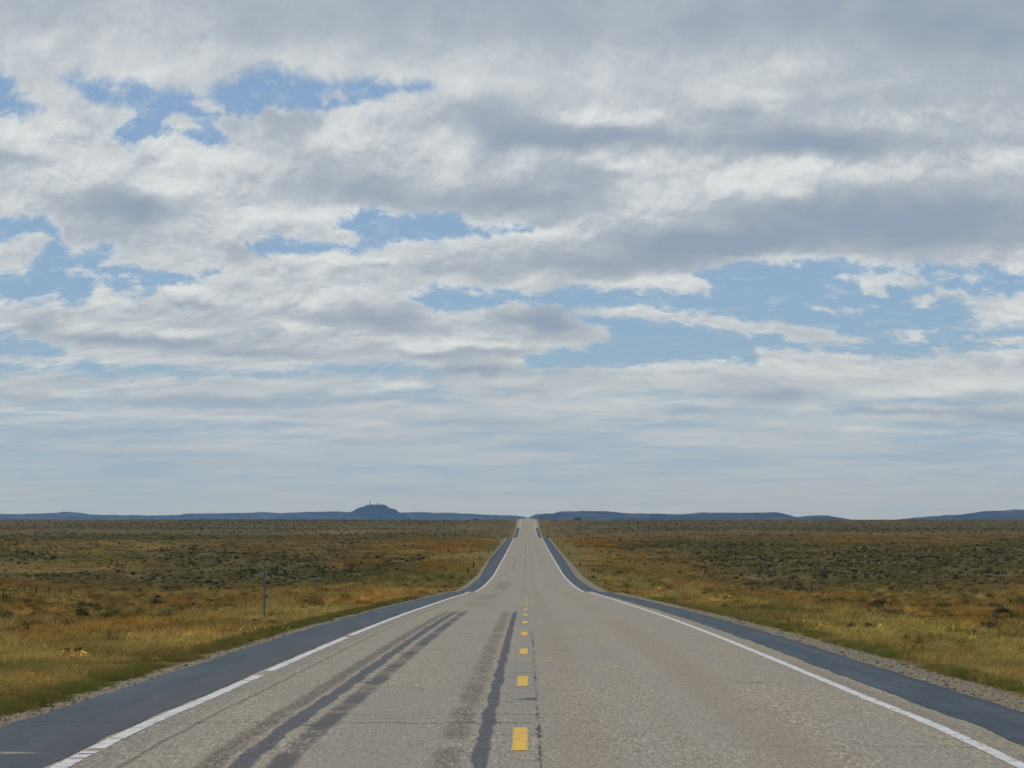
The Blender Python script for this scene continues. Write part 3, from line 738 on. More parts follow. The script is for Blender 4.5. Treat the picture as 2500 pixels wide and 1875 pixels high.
def mast(px, ybase, ytop, D, wid, label, head=False):
    X = (px - CX) / F * D; z0 = (CY - ybase) / F * D + ZC - 2; h = (ybase - ytop) / F * D + 2
    r = empty('radio_mast', (X, D, z0)); tag(r, label, 'radio mast', 'radio masts on the skyline')
    ps = []
    for a in range(3):
        th = a * 2 * math.pi / 3
        ps.append(tube_vf((wid * math.cos(th), wid * math.sin(th), 0), (wid * .35 * math.cos(th), wid * .35 * math.sin(th), h), 1.0, .75, 5))
    for k in range(10):
        z = h * k / 10; rr = wid * (1 - .65 * k / 10); r2 = wid * (1 - .65 * (k + 1) / 10)
        for a in range(3):
            t0 = a * 2 * math.pi / 3; t1 = (a + 1) * 2 * math.pi / 3
            ps.append(tube_vf((rr * math.cos(t0), rr * math.sin(t0), z), (r2 * math.cos(t1), r2 * math.sin(t1), z + h / 10), .4, .4, 4))
    part('lattice', ps, STEEL, r)
    if head:
        part('antenna_drum', [tube_vf((0, -2.2, h * .78), (0, 1.2, h * .78), 2.0, 2.0, 14)], STEEL, r)
    part('antenna', [tube_vf((0, 0, h), (0, 0, h * 1.12), .6, .4, 5)], STEEL, r)
mast(903.5, 1232, 1223, 13200, 1.9, 'tallest thin radio mast at the left end of the flat topped butte')
mast(921.5, 1233, 1227, 13200, 2.3, 'short radio mast with a wide head on the middle of the butte', True)
mast(930.5, 1233, 1228, 13200, 1.1, 'faint thin radio mast right of the others on the butte')

# ------------------------------------------------------------------ plants: prototypes
def blades(n, rad, hgt, wid, lean, seed, segs=3, droop=.35):
    r = np.random.default_rng(seed)
    ang = r.uniform(0, 2 * math.pi, n); rr = rad * np.sqrt(r.uniform(0, 1, n))
    bx = rr * np.cos(ang); by = rr * np.sin(ang)
    h = hgt * r.uniform(.45, 1.1, n); w = wid * r.uniform(.6, 1.3, n)
    la = r.uniform(0, 2 * math.pi, n); ll = lean * r.uniform(.2, 1.2, n) * h
    fa = la + math.pi / 2 + r.uniform(-.8, .8, n)
    V = []; Fc = []
    for i in range(n):
        dx, dy = math.cos(la[i]) * ll[i], math.sin(la[i]) * ll[i]
        sx, sy = math.cos(fa[i]) * w[i] / 2, math.sin(fa[i]) * w[i] / 2
        b0 = len(V)
        for k in range(segs):
            t_ = k / segs
            q = t_ ** 1.7
            zz = h[i] * (t_ - droop * .3 * q)
            f = 1 - .55 * t_
            cx_, cy_ = bx[i] + dx * q, by[i] + dy * q
            V.append((cx_ - sx * f, cy_ - sy * f, zz)); V.append((cx_ + sx * f, cy_ + sy * f, zz))
        V.append((bx[i] + dx, by[i] + dy, h[i] * (1 - droop * .3)))
        for k in range(segs - 1):
            Fc.append((b0 + 2 * k, b0 + 2 * k + 1, b0 + 2 * k + 3, b0 + 2 * k + 2))
        Fc.append((b0 + 2 * (segs - 1), b0 + 2 * (segs - 1) + 1, b0 + 2 * segs))
    return V, Fc

def bush(nleaf, rx, hz, seed, leaf=.045, lobes=7):
    "crown of small leaf faces in several uneven lobes"
    r = np.random.default_rng(seed)
    lc = []
    for k in range(lobes):
        a = r.uniform(0, 2 * math.pi); d = rx * .62 * math.sqrt(r.uniform(0, 1))
        lc.append((d * math.cos(a), d * math.sin(a) * .9, hz * r.uniform(.38, .72), rx * r.uniform(.28, .48), hz * r.uniform(.28, .42)))
    V = []; Fc = []
    for i in range(nleaf):
        c = lc[r.integers(0, lobes)]
        d = r.normal(0, 1, 3); d /= np.linalg.norm(d)
        rad = r.uniform(.55, 1.08) if r.uniform() < .85 else r.uniform(1.0, 1.3)
        p = np.array([c[0] + d[0] * c[3] * rad, c[1] + d[1] * c[3] * rad, max(.02, c[2] + d[2] * c[4] * rad)])
        nrm = d + r.normal(0, .5, 3) + np.array([0, 0, .3]); nrm /= np.linalg.norm(nrm)
        a = np.cross(nrm, r.normal(0, 1, 3)); a /= np.linalg.norm(a); b = np.cross(nrm, a)
        L = leaf * r.uniform(.6, 1.6); Wd = L * r.uniform(.35, .6)
        n0 = len(V)
        V += [p - a * L, p + b * Wd, p + a * L, p - b * Wd]
        Fc.append((n0, n0 + 1, n0 + 2, n0 + 3))
    return V, Fc
def stems(rx, hz, seed, n=9):
    r = np.random.default_rng(seed); ps = []
    for k in range(n):
        a = r.uniform(0, 2 * math.pi); d = rx * .6 * math.sqrt(r.uniform(.1, 1))
        ps.append(tube_vf((.03 * math.cos(a), .03 * math.sin(a), -.03), (d * math.cos(a), d * math.sin(a), hz * r.uniform(.5, .85)), .016, .005, 4))
    return join(ps)

def plant_mat(name, mode, mulcol=(1, 1, 1), var=.35, tip=(1.25, 1.2, 1.1), trans=True):
    m = NT(name)
    if mode == 'inst': base = m.attr('tint', 'Color', 'INSTANCER')
    elif mode == 'obj': base = m.n('ShaderNodeObjectInfo').outputs['Color']
    else: base = mode
    gi = m.n('ShaderNodeNewGeometry'); rnd = gi.outputs['Random Per Island']
    c = m.mix(1.0, base, mulcol, 'MULTIPLY')
    c = m.mix(m.lin(rnd, 0, 1, 0, 1), m.mix(1.0, c, (1 - var,) * 3, 'MULTIPLY'), m.mix(1.0, c, tip, 'MULTIPLY'))
    d = m.n('ShaderNodeBsdfDiffuse'); m.put(d.inputs[0], c)
    if trans:
        tr = m.n('ShaderNodeBsdfTranslucent'); m.put(tr.inputs[0], c)
        mx = m.n('ShaderNodeMixShader'); mx.inputs[0].default_value = .28
        m.t.links.new(d.outputs[0], mx.inputs[1]); m.t.links.new(tr.outputs[0], mx.inputs[2])
        m.t.links.new(mx.outputs[0], m.out.inputs[0])
    else:
        m.t.links.new(d.outputs[0], m.out.inputs[0])
    return m.m
GRASSM = plant_mat('dry_prairie_grass', 'inst', (2.6, 2.6, 2.5))
BUSHM = plant_mat('sagebrush_leaves_far', 'inst', (3.0, 2.85, 2.5), .45, (1.35, 1.35, 1.3))
BUSHO = plant_mat('sagebrush_leaves', 'obj', (2.7, 2.6, 2.3), .45, (1.35, 1.35, 1.3))
STEMM = simple_mat('grey_brown_twigs', (.07, .055, .04), .95, .2, 30)
STONEM = simple_mat('pale_gravel_stone', (.30, .27, .22), .9, .3, 30)

def make_coll(name, objs):
    c = bpy.data.collections.new(name)
    for o in objs:
        for k in list(o.users_collection): k.objects.unlink(o)
        c.objects.link(o)
    return c
def proto(name, V, Fc, mat):
    return mesh_obj(name, V, Fc, mat)

def scatter(name, pts, idx, scl, rot, tint, coll, label=None):
    me = bpy.data.meshes.new(name)
    me.vertices.add(len(pts)); me.vertices.foreach_set('co', np.asarray(pts, np.float32).ravel())
    a = me.attributes.new('pick', 'INT', 'POINT'); a.data.foreach_set('value', np.asarray(idx, np.int32))
    set_attr(me, 'size', 'FLOAT_VECTOR', scl); set_attr(me, 'turn', 'FLOAT_VECTOR', rot)
    set_attr(me, 'tint', 'FLOAT_COLOR', np.concatenate([tint, np.ones((len(tint), 1))], 1))
    o = bpy.data.objects.new(name, me); COL.objects.link(o)
    ng = bpy.data.node_groups.new(name + '_nodes', 'GeometryNodeTree')
    ng.interface.new_socket('Geometry', in_out='INPUT', socket_type='NodeSocketGeometry')
    ng.interface.new_socket('Geometry', in_out='OUTPUT', socket_type='NodeSocketGeometry')
    N = ng.nodes; L = ng.links
    gi = N.new('NodeGroupInput'); go = N.new('NodeGroupOutput')
    m2p = N.new('GeometryNodeMeshToPoints'); m2p.inputs['Radius'].default_value = .01
    iop = N.new('GeometryNodeInstanceOnPoints')
    ci = N.new('GeometryNodeCollectionInfo'); ci.inputs['Collection'].default_value = coll
    ci.inputs['Separate Children'].default_value = True; ci.inputs['Reset Children'].default_value = True
    def na(nm, typ):
        x = N.new('GeometryNodeInputNamedAttribute'); x.data_type = typ; x.inputs['Name'].default_value = nm
        return x.outputs['Attribute']
    L.new(gi.outputs[0], m2p.inputs['Mesh']); L.new(m2p.outputs[0], iop.inputs['Points'])
    L.new(ci.outputs[0], iop.inputs['Instance']); iop.inputs['Pick Instance'].default_value = True
    L.new(na('pick', 'INT'), iop.inputs['Instance Index'])
    L.new(na('size', 'FLOAT_VECTOR'), iop.inputs['Scale'])
    e2r = N.new('FunctionNodeEulerToRotation'); L.new(na('turn', 'FLOAT_VECTOR'), e2r.inputs[0]); L.new(e2r.outputs[0], iop.inputs['Rotation'])
    L.new(iop.outputs[0], go.inputs[0])
    md = o.modifiers.new('scatter', 'NODES'); md.node_group = ng
    tag(o, label, kind='stuff')
    return o

near_grass = make_coll('grass_near_kinds', [proto('grass_near_%s' % 'abcd'[i], *blades(280, .55, .16 + .045 * i, .009, .8, 100 + i), GRASSM) for i in range(4)])
mid_grass = make_coll('grass_mid_kinds', [proto('grass_mid_%s' % 'abcd'[i], *blades(190, .95, .18 + .05 * i, .024, .8, 200 + i, 2), GRASSM) for i in range(4)])
far_grass = make_coll('grass_far_kinds', [proto('grass_far_%s' % 'abc'[i], *blades(150, 1.8, .22 + .06 * i, .065, .8, 300 + i, 2), GRASSM) for i in range(3)])
far_bush = make_coll('bush_far_kinds', [proto('bush_far_%s' % 'abcd'[i], *bush(150, .55, .55, 400 + i, .085, 5), BUSHM) for i in range(4)])

def area_points(d0, d1, dens, umax=.25, xmin=5.2):
    "random ground points between two distances, uniform per square metre, with a margin outside the view"
    area = umax * (d1 ** 2 - d0 ** 2) + 2 * 3 * (d1 - d0)
    n = int(area * dens)
    Y = np.sqrt(rng.uniform(d0 ** 2, d1 ** 2, n))
    X = rng.uniform(-1, 1, n) * (umax * Y + 3)
    k = np.abs(X) > xmin
    return X[k], Y[k]

def add_grass(name, d0, d1, dens, coll, ncoll, zs=1.0, xy=1.0, umax=.25, xmarg=1.0):
    X, Y = area_points(d0, d1, dens, umax)
    left_lim = -5.46 - .3 * xmarg; right_lim = 6.08 + .3 * xmarg
    far = smooth(200, 500, Y)
    k = (X < left_lim - .45 * far) | (X > right_lim + .4 * far)
    X, Y = X[k], Y[k]
    c, W = ground_color(X, Y)
    clump = fbm(X / 1.7, Y / 1.7, 71, 3)
    keep = (rng.uniform(0, 1, len(X)) < np.clip(.45 + 1.6 * (clump - .3), .25, 1)) & (W['dirt'] < .4)
    X, Y, c = X[keep], Y[keep], c[keep]; W = {q: v[keep] for q, v in W.items()}
    z = ground_z(X, Y) + ZC - .02
    aX = np.abs(X)
    edge = smooth(5.2, 7.5, aX)
    s = rng.uniform(.7, 1.25, len(X)); hh = s * (.45 + .55 * edge) * (1 + .45 * W['rust'] + .25 * W['green']) * (.75 + .5 * fbm(X / 5, Y / 5, 72, 3))
    rimL = np.exp(-((X + 5.5) / .3) ** 2) + np.exp(-((X - 6.15) / .25) ** 2)
    hh = hh * (1 + .35 * rimL)
    jit = rng.uniform(.78, 1.22, (len(X), 1)) * (1 + rng.normal(0, .05, (len(X), 3)))
    near_edge = (aX < 6.4)
    sxy = s * xy * np.where(near_edge, .6, 1)
    scatter(name, np.stack([X, Y, z], 1), rng.integers(0, ncoll, len(X)), np.stack([sxy, sxy, hh * zs], 1),
            np.stack([rng.normal(0, .05, len(X)), rng.normal(0, .05, len(X)), rng.uniform(0, 6.28, len(X))], 1), np.clip(c * jit, 0, 1), coll,
            'dry olive and rust coloured prairie grass')
add_grass('roadside_grass', 14, 62, 5.0, near_grass, 4, .8)
add_grass('prairie_grass', 58, 160, 1.7, mid_grass, 4, .72, xmarg=2.0)
add_grass('far_prairie_grass', 155, 460, .38, far_grass, 3, umax=.21, xmarg=5)
add_grass('distant_prairie_grass', 450, 1000, .07, far_grass, 3, 1.1, 1.5, umax=.19, xmarg=9)

# bunch grass and low weeds that break up the sward
bunch = make_coll('bunch_kinds', [proto('bunch_%s' % 'ab'[i], *blades(110, .13, .34 + .08 * i, .010, 1.0, 600 + i), GRASSM) for i in range(2)]
                  + [proto('weed_%s' % 'ab'[i], *bush(150, .20, .20, 620 + i, .026, 4), BUSHM) for i in range(2)])
def add_bunches(name, d0, d1, dens, sc, label):
    X, Y = area_points(d0, d1, dens, .22)
    k = (X < -5.75) | (X > 6.4); X, Y = X[k], Y[k]
    cl = fbm(X / 2.6, Y / 5.0, 171, 3)
    k = rng.uniform(0, 1, len(X)) < np.clip((cl - .38) * 4.5, .03, 1)
    X, Y = X[k], Y[k]
    c, W = ground_color(X, Y)
    kind = rng.choice([0, 1, 2, 3], len(X), p=[.36, .24, .22, .18])
    f = rng.uniform(.45, 1.55, (len(X), 1))
    c = c * f
    pick = rng.uniform(0, 1, (len(X), 1))
    c = np.where((pick < .16) & (kind < 2)[:, None], C_STRAW * .95 * rng.uniform(.8, 1.2, (len(X), 1)), c)
    c = np.where((pick > .72) & (kind >= 2)[:, None], np.array([[.030, .034, .014]]), c)
    s = rng.uniform(.5, 1.3, len(X)) * sc * (.6 + .4 * smooth(6, 8, np.abs(X)))
    scatter(name, np.stack([X, Y, ground_z(X, Y) + ZC - .02], 1), kind, np.stack([s, s, s * rng.uniform(.6, 1.1, len(X))], 1),
            np.stack([X * 0, X * 0, rng.uniform(0, 6.28, len(X))], 1), np.clip(c, 0, 1), bunch, label)
add_bunches('bunch_grass', 16, 110, 2.6, 1.0, 'bunch grass and low weeds in the near verge')
add_bunches('far_bunch_grass', 105, 330, .55, 1.9, 'bunch grass and low weeds across the middle field')

# a dense ragged rim of grass along both gravel edges
def rim_grass():
    X = []; Y = []
    for x0, sd in ((-5.52, .11), (6.12, .10)):
        y = rng.uniform(18, 150, 2400); keep = fbm(y * 0 + abs(x0), y / 3, 66, 3) > (.42 if x0 < 0 else .36)
        y = y[keep]; X.append(x0 + rng.normal(0, sd, len(y)) + (fbm(y * 0 + x0, y / 3.0, 81, 3) - .5) * .45); Y.append(y)
    X = np.concatenate(X); Y = np.concatenate(Y)
    z = ground_z(X, Y) + ZC - .02
    s = rng.uniform(.3, .6, len(X))
    c = np.array([[.066, .076, .020]]) * rng.uniform(.6, 1.3, (len(X), 1)) + np.array([[.05, .035, .01]]) * rng.uniform(0, 1, (len(X), 1))
    c = np.where(rng.uniform(0, 1, (len(X), 1)) < .3, np.array([[.13, .10, .04]]), c)
    c = np.where((X > 0)[:, None], c * 1.15, c)
    scatter('gravel_rim_grass', np.stack([X, Y, z], 1), rng.integers(0, 4, len(X)), np.stack([s * .6, s * .6, s * 1.1], 1),
            np.stack([X * 0, X * 0, rng.uniform(0, 6.28, len(X))], 1), c, near_grass, 'green grass along the gravel edge of the road')
rim_grass()

# loose gravel stones
def stone(seed):
    r = np.random.default_rng(seed)
    V = []
    for z_, rr in ((0, .8), (.45, 1.0), (.85, .6)):
        for k in range(6):
            a = k * math.pi / 3 + r.uniform(-.2, .2); q = rr * r.uniform(.75, 1.15)
            V.append((q * math.cos(a), q * math.sin(a) * .8, z_ + r.uniform(-.08, .08)))
    V.append((0, 0, 1.0))
    Fc = [(k, (k + 1) % 6, 6 + (k + 1) % 6, 6 + k) for k in range(6)] + [(6 + k, 6 + (k + 1) % 6, 12 + (k + 1) % 6, 12 + k) for k in range(6)] + [(12 + k, 12 + (k + 1) % 6, 18) for k in range(6)]
    return V, Fc
def stone_mat():
    m = NT('gravel_stones')
    b = m.attr('tint', 'Color', 'INSTANCER'); m.bsdf(b, .9, None, .1); return m.m
SM = stone_mat()
stones = make_coll('stone_kinds', [proto('stone_%s' % 'abc'[i], *stone(500 + i), SM) for i in range(3)])
nst = 15000
sY = 18 * (110 / 18) ** rng.uniform(0, 1, nst); side = rng.uniform(0, 1, nst) < .66
sX = np.where(side, rng.uniform(4.98, 6.0, nst), -rng.uniform(4.82, 5.35, nst))
ss_ = rng.uniform(.006, .02, nst) * np.where(rng.uniform(0, 1, nst) < .04, 2.0, 1)
st_c = np.array([[.33, .285, .205]]) * rng.uniform(.3, 1.35, (nst, 1))
scatter('gravel', np.stack([sX, sY, ground_z(sX, sY) + ZC - .004], 1), rng.integers(0, 3, nst), np.stack([ss_, ss_, ss_ * .7], 1),
        np.stack([sX * 0, sX * 0, rng.uniform(0, 6.28, nst)], 1), st_c, stones, 'loose pale gravel beside the shoulders')

# ------------------------------------------------------------------ sagebrush
def shrub_points():
    P = []
    for d0, d1, dens in ((85, 150, .07), (150, 420, .17), (420, 800, .19), (800, 1400, .075), (1400, 2500, .022)):
        X, Y = area_points(d0, d1, dens, .19, 7.0)
        P.append(np.stack([X, Y], 1))
    P = np.concatenate(P); X, Y = P[:, 0], P[:, 1]
    W = zone_weights(X, Y)
    c = fbm(X / 18, Y / 30, 88, 3)
    pr = np.where(Y < 420, .34, np.where(Y > 800, .05, .12)) + 1.1 * W['sage'] + .55 * np.clip((c - .5) * 4, 0, 1) * (1 - W['rust'] * .7)
    pr = pr * smooth(7, 13, np.abs(X)) * (1 - .85 * W['straw']) * (1 - .8 * W['green']) * (1 - .9 * W['tan']) * (1 - W['dirt'])
    pr = np.where(Y < 110, pr * .6, pr)
    k = rng.uniform(0, 1, len(X)) < pr
    return X[k], Y[k], {q: v[k] for q, v in W.items()}
bX, bY, bW = shrub_points()
bz = ground_z(bX, bY) + ZC - .03
bs = rng.uniform(.55, 1.25, len(bX)) * (1 + .25 * bW['sage']); bs = bs * np.where(bY < 260, 1.15, .86); bs = np.where(bY > 800, bs * 1.2, bs)
mixr = rng.uniform(0, 1, (len(bX), 1))
bc = np.array([[.062, .060, .022]]) * (1 - mixr) + np.array([[.092, .084, .034]]) * mixr
bc = np.where(rng.uniform(0, 1, (len(bX), 1)) < np.where(bY < 420, .30, .2)[:, None], np.array([[.028, .028, .016]]), bc)
_k = rng.uniform(0, 1, (len(bX), 1)); _n = (bY < 420)[:, None]
bc = np.where(_n & (_k < .16), np.array([[.068, .064, .018]]), bc)
bc = np.where(_n & (_k > .92), np.array([[.070, .054, .030]]), bc)
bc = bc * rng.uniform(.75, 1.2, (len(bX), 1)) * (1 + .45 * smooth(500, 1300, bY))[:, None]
px_size = bs / bY
vis = np.abs(bX / bY) < .172
order = np.argsort(-(px_size * vis))
ind = order[:288]; rest = order[288:]
scatter('sagebrush_cover', np.stack([bX[rest], bY[rest], bz[rest]], 1), rng.integers(0, 4, len(rest)),
        np.stack([bs[rest], bs[rest], bs[rest] * rng.uniform(.6, 1.0, len(rest))], 1),
        np.stack([bX[rest] * 0, bX[rest] * 0, rng.uniform(0, 6.28, len(rest))], 1), bc[rest], far_bush, 'low grey green sagebrush covering the far range')

protos = []
for i in range(6):
    root = empty('sagebrush', (0, 0, 0))
    Vb, Fb = bush(620, .55, .55, 700 + i, .042, 8); crown = mesh_obj('crown', Vb, Fb, BUSHO, root)
    Vs, Fs_ = stems(.55, .55, 720 + i); st = mesh_obj('stem', Vs, Fs_, STEMM, root)
    protos.append((root, crown, st))
used = [False] * 6
def place_shrub(k, x, y, z, s, sz, rz, col, label, group, cat='sagebrush', name=None):
    root, crown, st = protos[k]
    if used[k]:
        r = root.copy(); COL.objects.link(r)
        c = crown.copy(); COL.objects.link(c); c.parent = r
        q = st.copy(); COL.objects.link(q); q.parent = r
    else:
        r, c, q = root, crown, st; used[k] = True
    r.location = (x, y, z); r.scale = (s, s, sz); r.rotation_euler = (0, 0, rz)
    c.color = (*col, 1)
    if name: r.name = name
    tag(r, label, cat, group)
for n, i in enumerate(ind):
    x, y = float(bX[i]), float(bY[i])
    s = float(bs[i])
    dark = bc[i].mean() < .035
    side_w = 'left' if x < 0 else 'right'
    band_ = 'near grass' if y < 130 else ('middle field' if y < 230 else 'far field')
    lab = '%s %s sagebrush clump in the %s %s of the road' % ('large' if s > 1.05 else 'low', 'dark' if dark else 'grey green', band_, side_w)
    place_shrub(int(rng.integers(0, 6)), x, y, float(bz[i]), s, s * float(rng.uniform(.6, 1.0)), float(rng.uniform(0, 6.28)), [float(v) for v in bc[i]], lab, 'sagebrush clumps scattered over the range')
# picked dark bushes of the photograph
for px, py, wpx, lab in ((1490, 1378, 22, 'black looking low bush alone on the tan slope right of the road'), (1720, 1452, 26, 'tall dark bush where the slope meets the rust grass right of the road'),
                         (1755, 1458, 14, 'narrow dark bush beside the tall one right of the road'), (1975, 1455, 0, ''), (2003, 1445, 20, 'round dark bush right of the pale dirt track'), (2025, 1450, 26, 'grey bush second right of the pale dirt track'),
                         (1945, 1448, 34, 'broad dark bush left of the pale dirt track'), (1822, 1430, 20, 'dark round bush left of the fence line on the right slope'), (385, 1465, 34, 'dark bush in the grass left of the slim marker pole'), (335, 1465, 22, 'small dark bush left of the dark bush near the marker pole'),
                         (485, 1416, 20, 'near black bush high on the sage slope left of the marker pole'), (1012, 1404, 16, 'dark bush in the ditch left of the first delineators'), (1000, 1392, 20, 'wide dark bush below the grey sage patch left of the road')):
    if not wpx: continue
    x, y, z = on_ground(px, py)
    s = wpx / F * y / 1.1
    place_shrub(int(rng.integers(0, 6)), x, y, z + ZC - .03, s, s * .8, 1.0, [.024, .025, .016], lab, 'dark bushes')
for px, hpx, wpx, lab in ((1161, 4, 15, 'low dark bush on the skyline left of the road crest'), (1409, 6, 22, 'dark bush on the skyline right of the road crest')):
    D = 1900; x = (px - CX) / F * D; z = float(ground_z(x, D)) + ZC
    place_shrub(2, x, D, z, wpx / F * D / 1.1, hpx / F * D / .6, .5, [.03, .032, .02], lab, 'bushes on the skyline')

# ------------------------------------------------------------------ delineators along the road
DARKM = simple_mat('dark_stained_steel_post', (.030, .024, .020), .8, .25, 12)
REFM = simple_mat('white_reflector', (.75, .76, .76), .4, .04, 20, .5)
WOOD = simple_mat('bleached_post_wood', (.40, .31, .19), .95, .25, 14)
WOODD = simple_mat('dark_weathered_post_wood', (.055, .042, .03), .95, .25, 14)
GALV = simple_mat('dull_grey_pole_steel', (.21, .24, .25), .65, .12, 6, .4, .2)
def delineator(px, ytop, ybase, X, label, white=False, group='dark delineator posts along the road'):
    D = X / ((px - CX) / F)
    z = float(ground_z(X, D))
    zb = -(ybase - CY) / F * D
    zb = min(zb, z) if z < zb else z
    h = (ybase - ytop) / F * D
    r = empty('delineator_post', (X, D, z + ZC)); tag(r, label, 'delineator', group)
    h = max(.8, h + (-(ybase - CY) / F * D - z))
    w_ = .125
    part('post', [box_vf((0, 0, h / 2 - .15), (w_, .05, h + .3)), box_vf((0, .04, h / 2 - .15), (.05, .03, h + .3))], DARKM, r)
    if white: part('reflector', [tube_vf((0, -.02, h - .06), (0, -.045, h - .06), .085, .085, 12)], REFM, r)
    else: part('reflector', [tube_vf((0, -.02, h - .07), (0, -.04, h - .07), .05, .05, 12)], DARKM, r)
for px, yt, yb, lab, wt in ((1415.8, 1369.7, 1388.6, 'nearest right hand delineator post with a white top', True), (1390.4, 1348, 1365, 'second delineator post up the right side of the road', False), (1373.4, 1333, 1346, 'third delineator post up the right side of the road', False),
                            (1361, 1322.5, 1336, 'fourth delineator post up the right side of the road', False), (1352.4, 1313.5, 1323, 'fifth delineator post up the right side of the road', False), (1345.7, 1308, 1315, 'sixth delineator post up the right side of the road', False),
                            (1339, 1303, 1310, 'seventh delineator post up the right side by the first crest', False), (1334.8, 1303, 1310, 'eighth delineator post up the right side by the first crest', False)):
    delineator(px, yt, yb, 6.6, lab, wt)
for px, yt, yb, lab in ((1142.4, 1389, 1408.5, 'nearest left hand delineator post beside the shoulder bend'), (1156.4, 1373.5, 1397.5, 'second delineator post up the left side of the road'), (1171.6, 1358.5, 1379, 'third delineator post up the left side of the road'),
                        (1191.8, 1339.7, 1354, 'fourth delineator post up the left side by the green ditch'), (1206.4, 1326, 1340, 'fifth delineator post up the left side of the road'), (1214.8, 1320, 1328.5, 'sixth delineator post up the left side of the road'),
                        (1225.6, 1312, 1320, 'seventh delineator post up the left side of the road'), (1230.5, 1305, 1311, 'eighth left delineator post at the first crest'), (1235, 1304, 1310, 'ninth left delineator post at the first crest'), (1239.5, 1303, 1310, 'last left delineator post at the first crest')):
    delineator(px, yt, yb, -6.6, lab)

# stray field posts
def stake(px, ybase, hpx, label, tilt=0.0, wpx=2.2, white=False, mat=None, name='stake'):
    x, y, z = on_ground(px, ybase)
    h = hpx / F * y; w2 = wpx / F * y / 2
    r = empty(name, (x, y, z + ZC)); r.rotation_euler = (0, tilt, 0); tag(r, label, 'post')
    part('post', [tube_vf((0, 0, -.2), (0, 0, h), w2, w2 * .85, 8)], mat or WOODD, r)
    if white: part('cap', [tube_vf((0, 0, h * .72), (0, 0, h * .9), w2 * 1.08, w2 * 1.08, 8)], REFM, r)
stake(915, 1464, 12, 'lone dark stake in the rust grass left of the road')
stake(1608.5, 1459, 14, 'leaning dark stake in the grass right of the road', .22)
stake(1087.5, 1414, 10, 'short black stake with a white band in the green ditch', 0, 3.2, True)
stake(1151.6, 1346, 10, 'small dark stake beside the rust grass patch left of the road')
stake(695.5, 1404, 20, 'thick dark corner post with a white band on the sage slope', 0, 5.0, True, name='corner_post')
stake(1416, 1344, 9, 'short stake in rust grass right of the road')

# tall slim marker pole
x, y, z = on_ground(645, 1519)
h = (1517 - 1335) / F * y
r = empty('marker_pole', (x, y, z + ZC)); tag(r, 'tall slim grey steel marker pole standing in the grass left of the road', 'marker pole')
part('pole', [tube_vf((0, 0, -.3), (0.0, 0, h * .62), .023, .022, 12), tube_vf((0.0, 0, h * .62), (0.012, 0, h), .020, .018, 12)], GALV, r)
part('sleeve', [tube_vf((0, 0, h * .60), (0, 0, h * .64), .032, .032, 12)], GALV, r)

# yellow warning sign far up the left side
D = 1520; x = (1237 - CX) / F * D
z = float(ground_z(x, D)) + ZC
r = empty('warning_sign', (x, D, z)); tag(r, 'tiny yellow diamond warning sign far up the left side of the road', 'road sign')
hc = (CY - 1283) / F * D + ZC - z
hc = max(hc, 1.9)
YS = simple_mat('yellow_sign_face', (.62, .50, .02), .5, .05, 3, .4)
part('post', [box_vf((0, 0, hc / 2), (.08, .06, hc + .4))], WOODD, r)
sz_ = .72
Vd = [(0, -.05, hc - sz_), (sz_, -.05, hc), (0, -.05, hc + sz_), (-sz_, -.05, hc), (0, -.08, hc - sz_), (sz_, -.08, hc), (0, -.08, hc + sz_), (-sz_, -.08, hc)]
mesh_obj('panel', Vd, [(0, 1, 2, 3), (7, 6, 5, 4), (0, 4, 5, 1), (1, 5, 6, 2), (2, 6, 7, 3), (3, 7, 4, 0)], YS, r)

# ------------------------------------------------------------------ wire fences
WIRE = simple_mat('rusted_fence_wire', (.07, .055, .045), .8, .1, 3)
def fence(posts, label, default=WOODD, wires=4):
    "posts: (px, ybase, hpx, width_px, material)"
    P3 = []
    for q in posts:
        px, yb, hp = q[:3]
        x, y, z = on_ground(px, yb) if len(q) < 6 else q[5]
        P3.append((x, y, z + ZC, hp / F * y, (q[3] if len(q) > 3 else 2) / F * y / 2, q[4] if len(q) > 4 and q[4] else default))
    cx_, cy_, cz_ = P3[0][:3]
    r = empty('wire_fence', (cx_, cy_, cz_)); tag(r, label, 'fence', 'barbed wire fences')
    for x, y, z, h, w2, mt in P3:
        a = rng.normal(0, .02)
        part('post', [tube_vf((x - cx_, y - cy_, z - cz_ - .4), (x - cx_ + a, y - cy_, z - cz_ + h), w2, w2 * .85, 7)], mt, r)
    for k in range(wires):
        ps = []
        f = .3 + .62 * k / (wires - 1)
        for a, b in zip(P3[:-1], P3[1:]):
            if math.hypot(a[0] - b[0], a[1] - b[1]) > 60: continue
            p = (a[0] - cx_, a[1] - cy_, a[2] - cz_ + a[3] * f); q = (b[0] - cx_, b[1] - cy_, b[2] - cz_ + b[3] * f)
            ps.append(tube_vf(p, q, .0025, .0025, 3))
        if ps: part('wire', ps, WIRE, r)
    return P3
def at_xy(X, Y):
    return (X, Y, float(ground_z(X, Y)))
def post_xy(X, Y, h, w_, mat):
    "fence post given in metres"
    return (0, 0, h * F / Y, w_ * F / Y, mat, at_xy(X, Y))
# right of way fence on the right, running away up the slope
pr = []
yy = 388.0
for n in range(60):
    X = 36.8 + rng.normal(0, .25)
    mt = WOODD if n % 2 else WOOD
    pr.append(post_xy(X, yy, 1.35 * rng.uniform(.85, 1.1), .13 if n else .2, mt))
    yy += 7.2 + yy * .004
fence(pr, 'long fence climbing the right slope beside the pale dirt track')
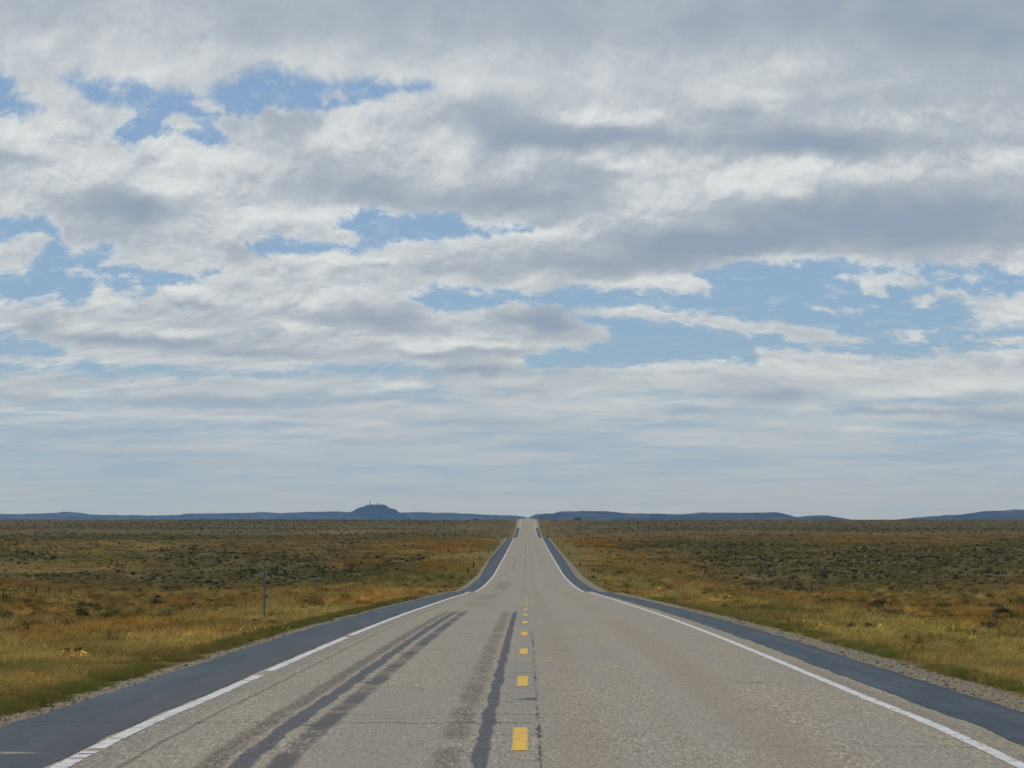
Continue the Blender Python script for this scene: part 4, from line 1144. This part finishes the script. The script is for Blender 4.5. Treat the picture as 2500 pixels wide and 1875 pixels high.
# fence crossing at the far right
fr = [(1983, 1454, 15, 2.6, WOODD), (2343, 1453, 8, 2, WOODD), (2369, 1452.5, 13, 2.4, WOOD), (2395, 1454, 23, 3.4, WOOD), (2421, 1450, 21, 2.2, GALV), (2447, 1449, 23, 3.6, WOOD), (2477, 1454, 33, 4.2, WOOD), (2512, 1455, 30, 3.6, WOOD)]
def mk(px, yb, D):
    X = (px - CX) / F * D
    return at_xy(X, D)
frp = []
for (px, yb, hp, w_, mt), D in zip(fr, (384, 350, 340, 330, 326, 318, 306, 300)):
    p = mk(px, yb, D); frp.append((px, yb, hp, w_, mt, p))
fence(frp, 'short fence of pale wooden posts at the far right edge')
# left fence running away from the road
fl_ = []
for (px, hp, w_), D in zip(((-30, 34, 2.8), (8, 33, 3.2), (24, 22, 2.2), (58.5, 31, 2.4), (88.6, 25, 3.6), (118, 22, 2), (146, 21, 2), (174, 20, 1.8), (225, 18, 1.8), (272, 18, 1.8)), (240, 250, 262, 280, 292, 306, 320, 334, 350, 366)):
    fl_.append((px, 0, hp, w_, WOODD, mk(px, 0, D)))
fence(fl_, 'dark post fence crossing the field at the far left edge')
# left right of way fence far off
pl = []
yy = 560.0
for n in range(26):
    pl.append(post_xy(-37 + rng.normal(0, .2), yy, 1.3, .11, WOODD)); yy += 12
fence(pl, 'distant fence on the rise left of the road')

# ------------------------------------------------------------------ haze
def haze():
    V, Fc = box_vf((0, 12400, 60), (29000, 25600, 0.1))
    x0, x1, y0, y1 = -12000, 12000, -150, 17500
    zb = TZ.min() - 1.0; zt = 130.0
    V = [(x, y, z) for x in (x0, x1) for y in (y0, y1) for z in (zb, zt)]
    m = NT('haze_air')
    pv = m.n('ShaderNodeVolumePrincipled')
    pv.inputs['Color'].default_value = (.26, .52, 1.0, 1)
    pv.inputs['Density'].default_value = 4.3e-5
    pv.inputs['Absorption Color'].default_value = (1, 1, 1, 1)
    pv.inputs['Anisotropy'].default_value = 0.4
    m.t.links.new(pv.outputs[0], m.out.inputs['Volume'])
    o = mesh_obj('haze', V, Fc, m.m)
    tag(o, kind='stuff')
haze()
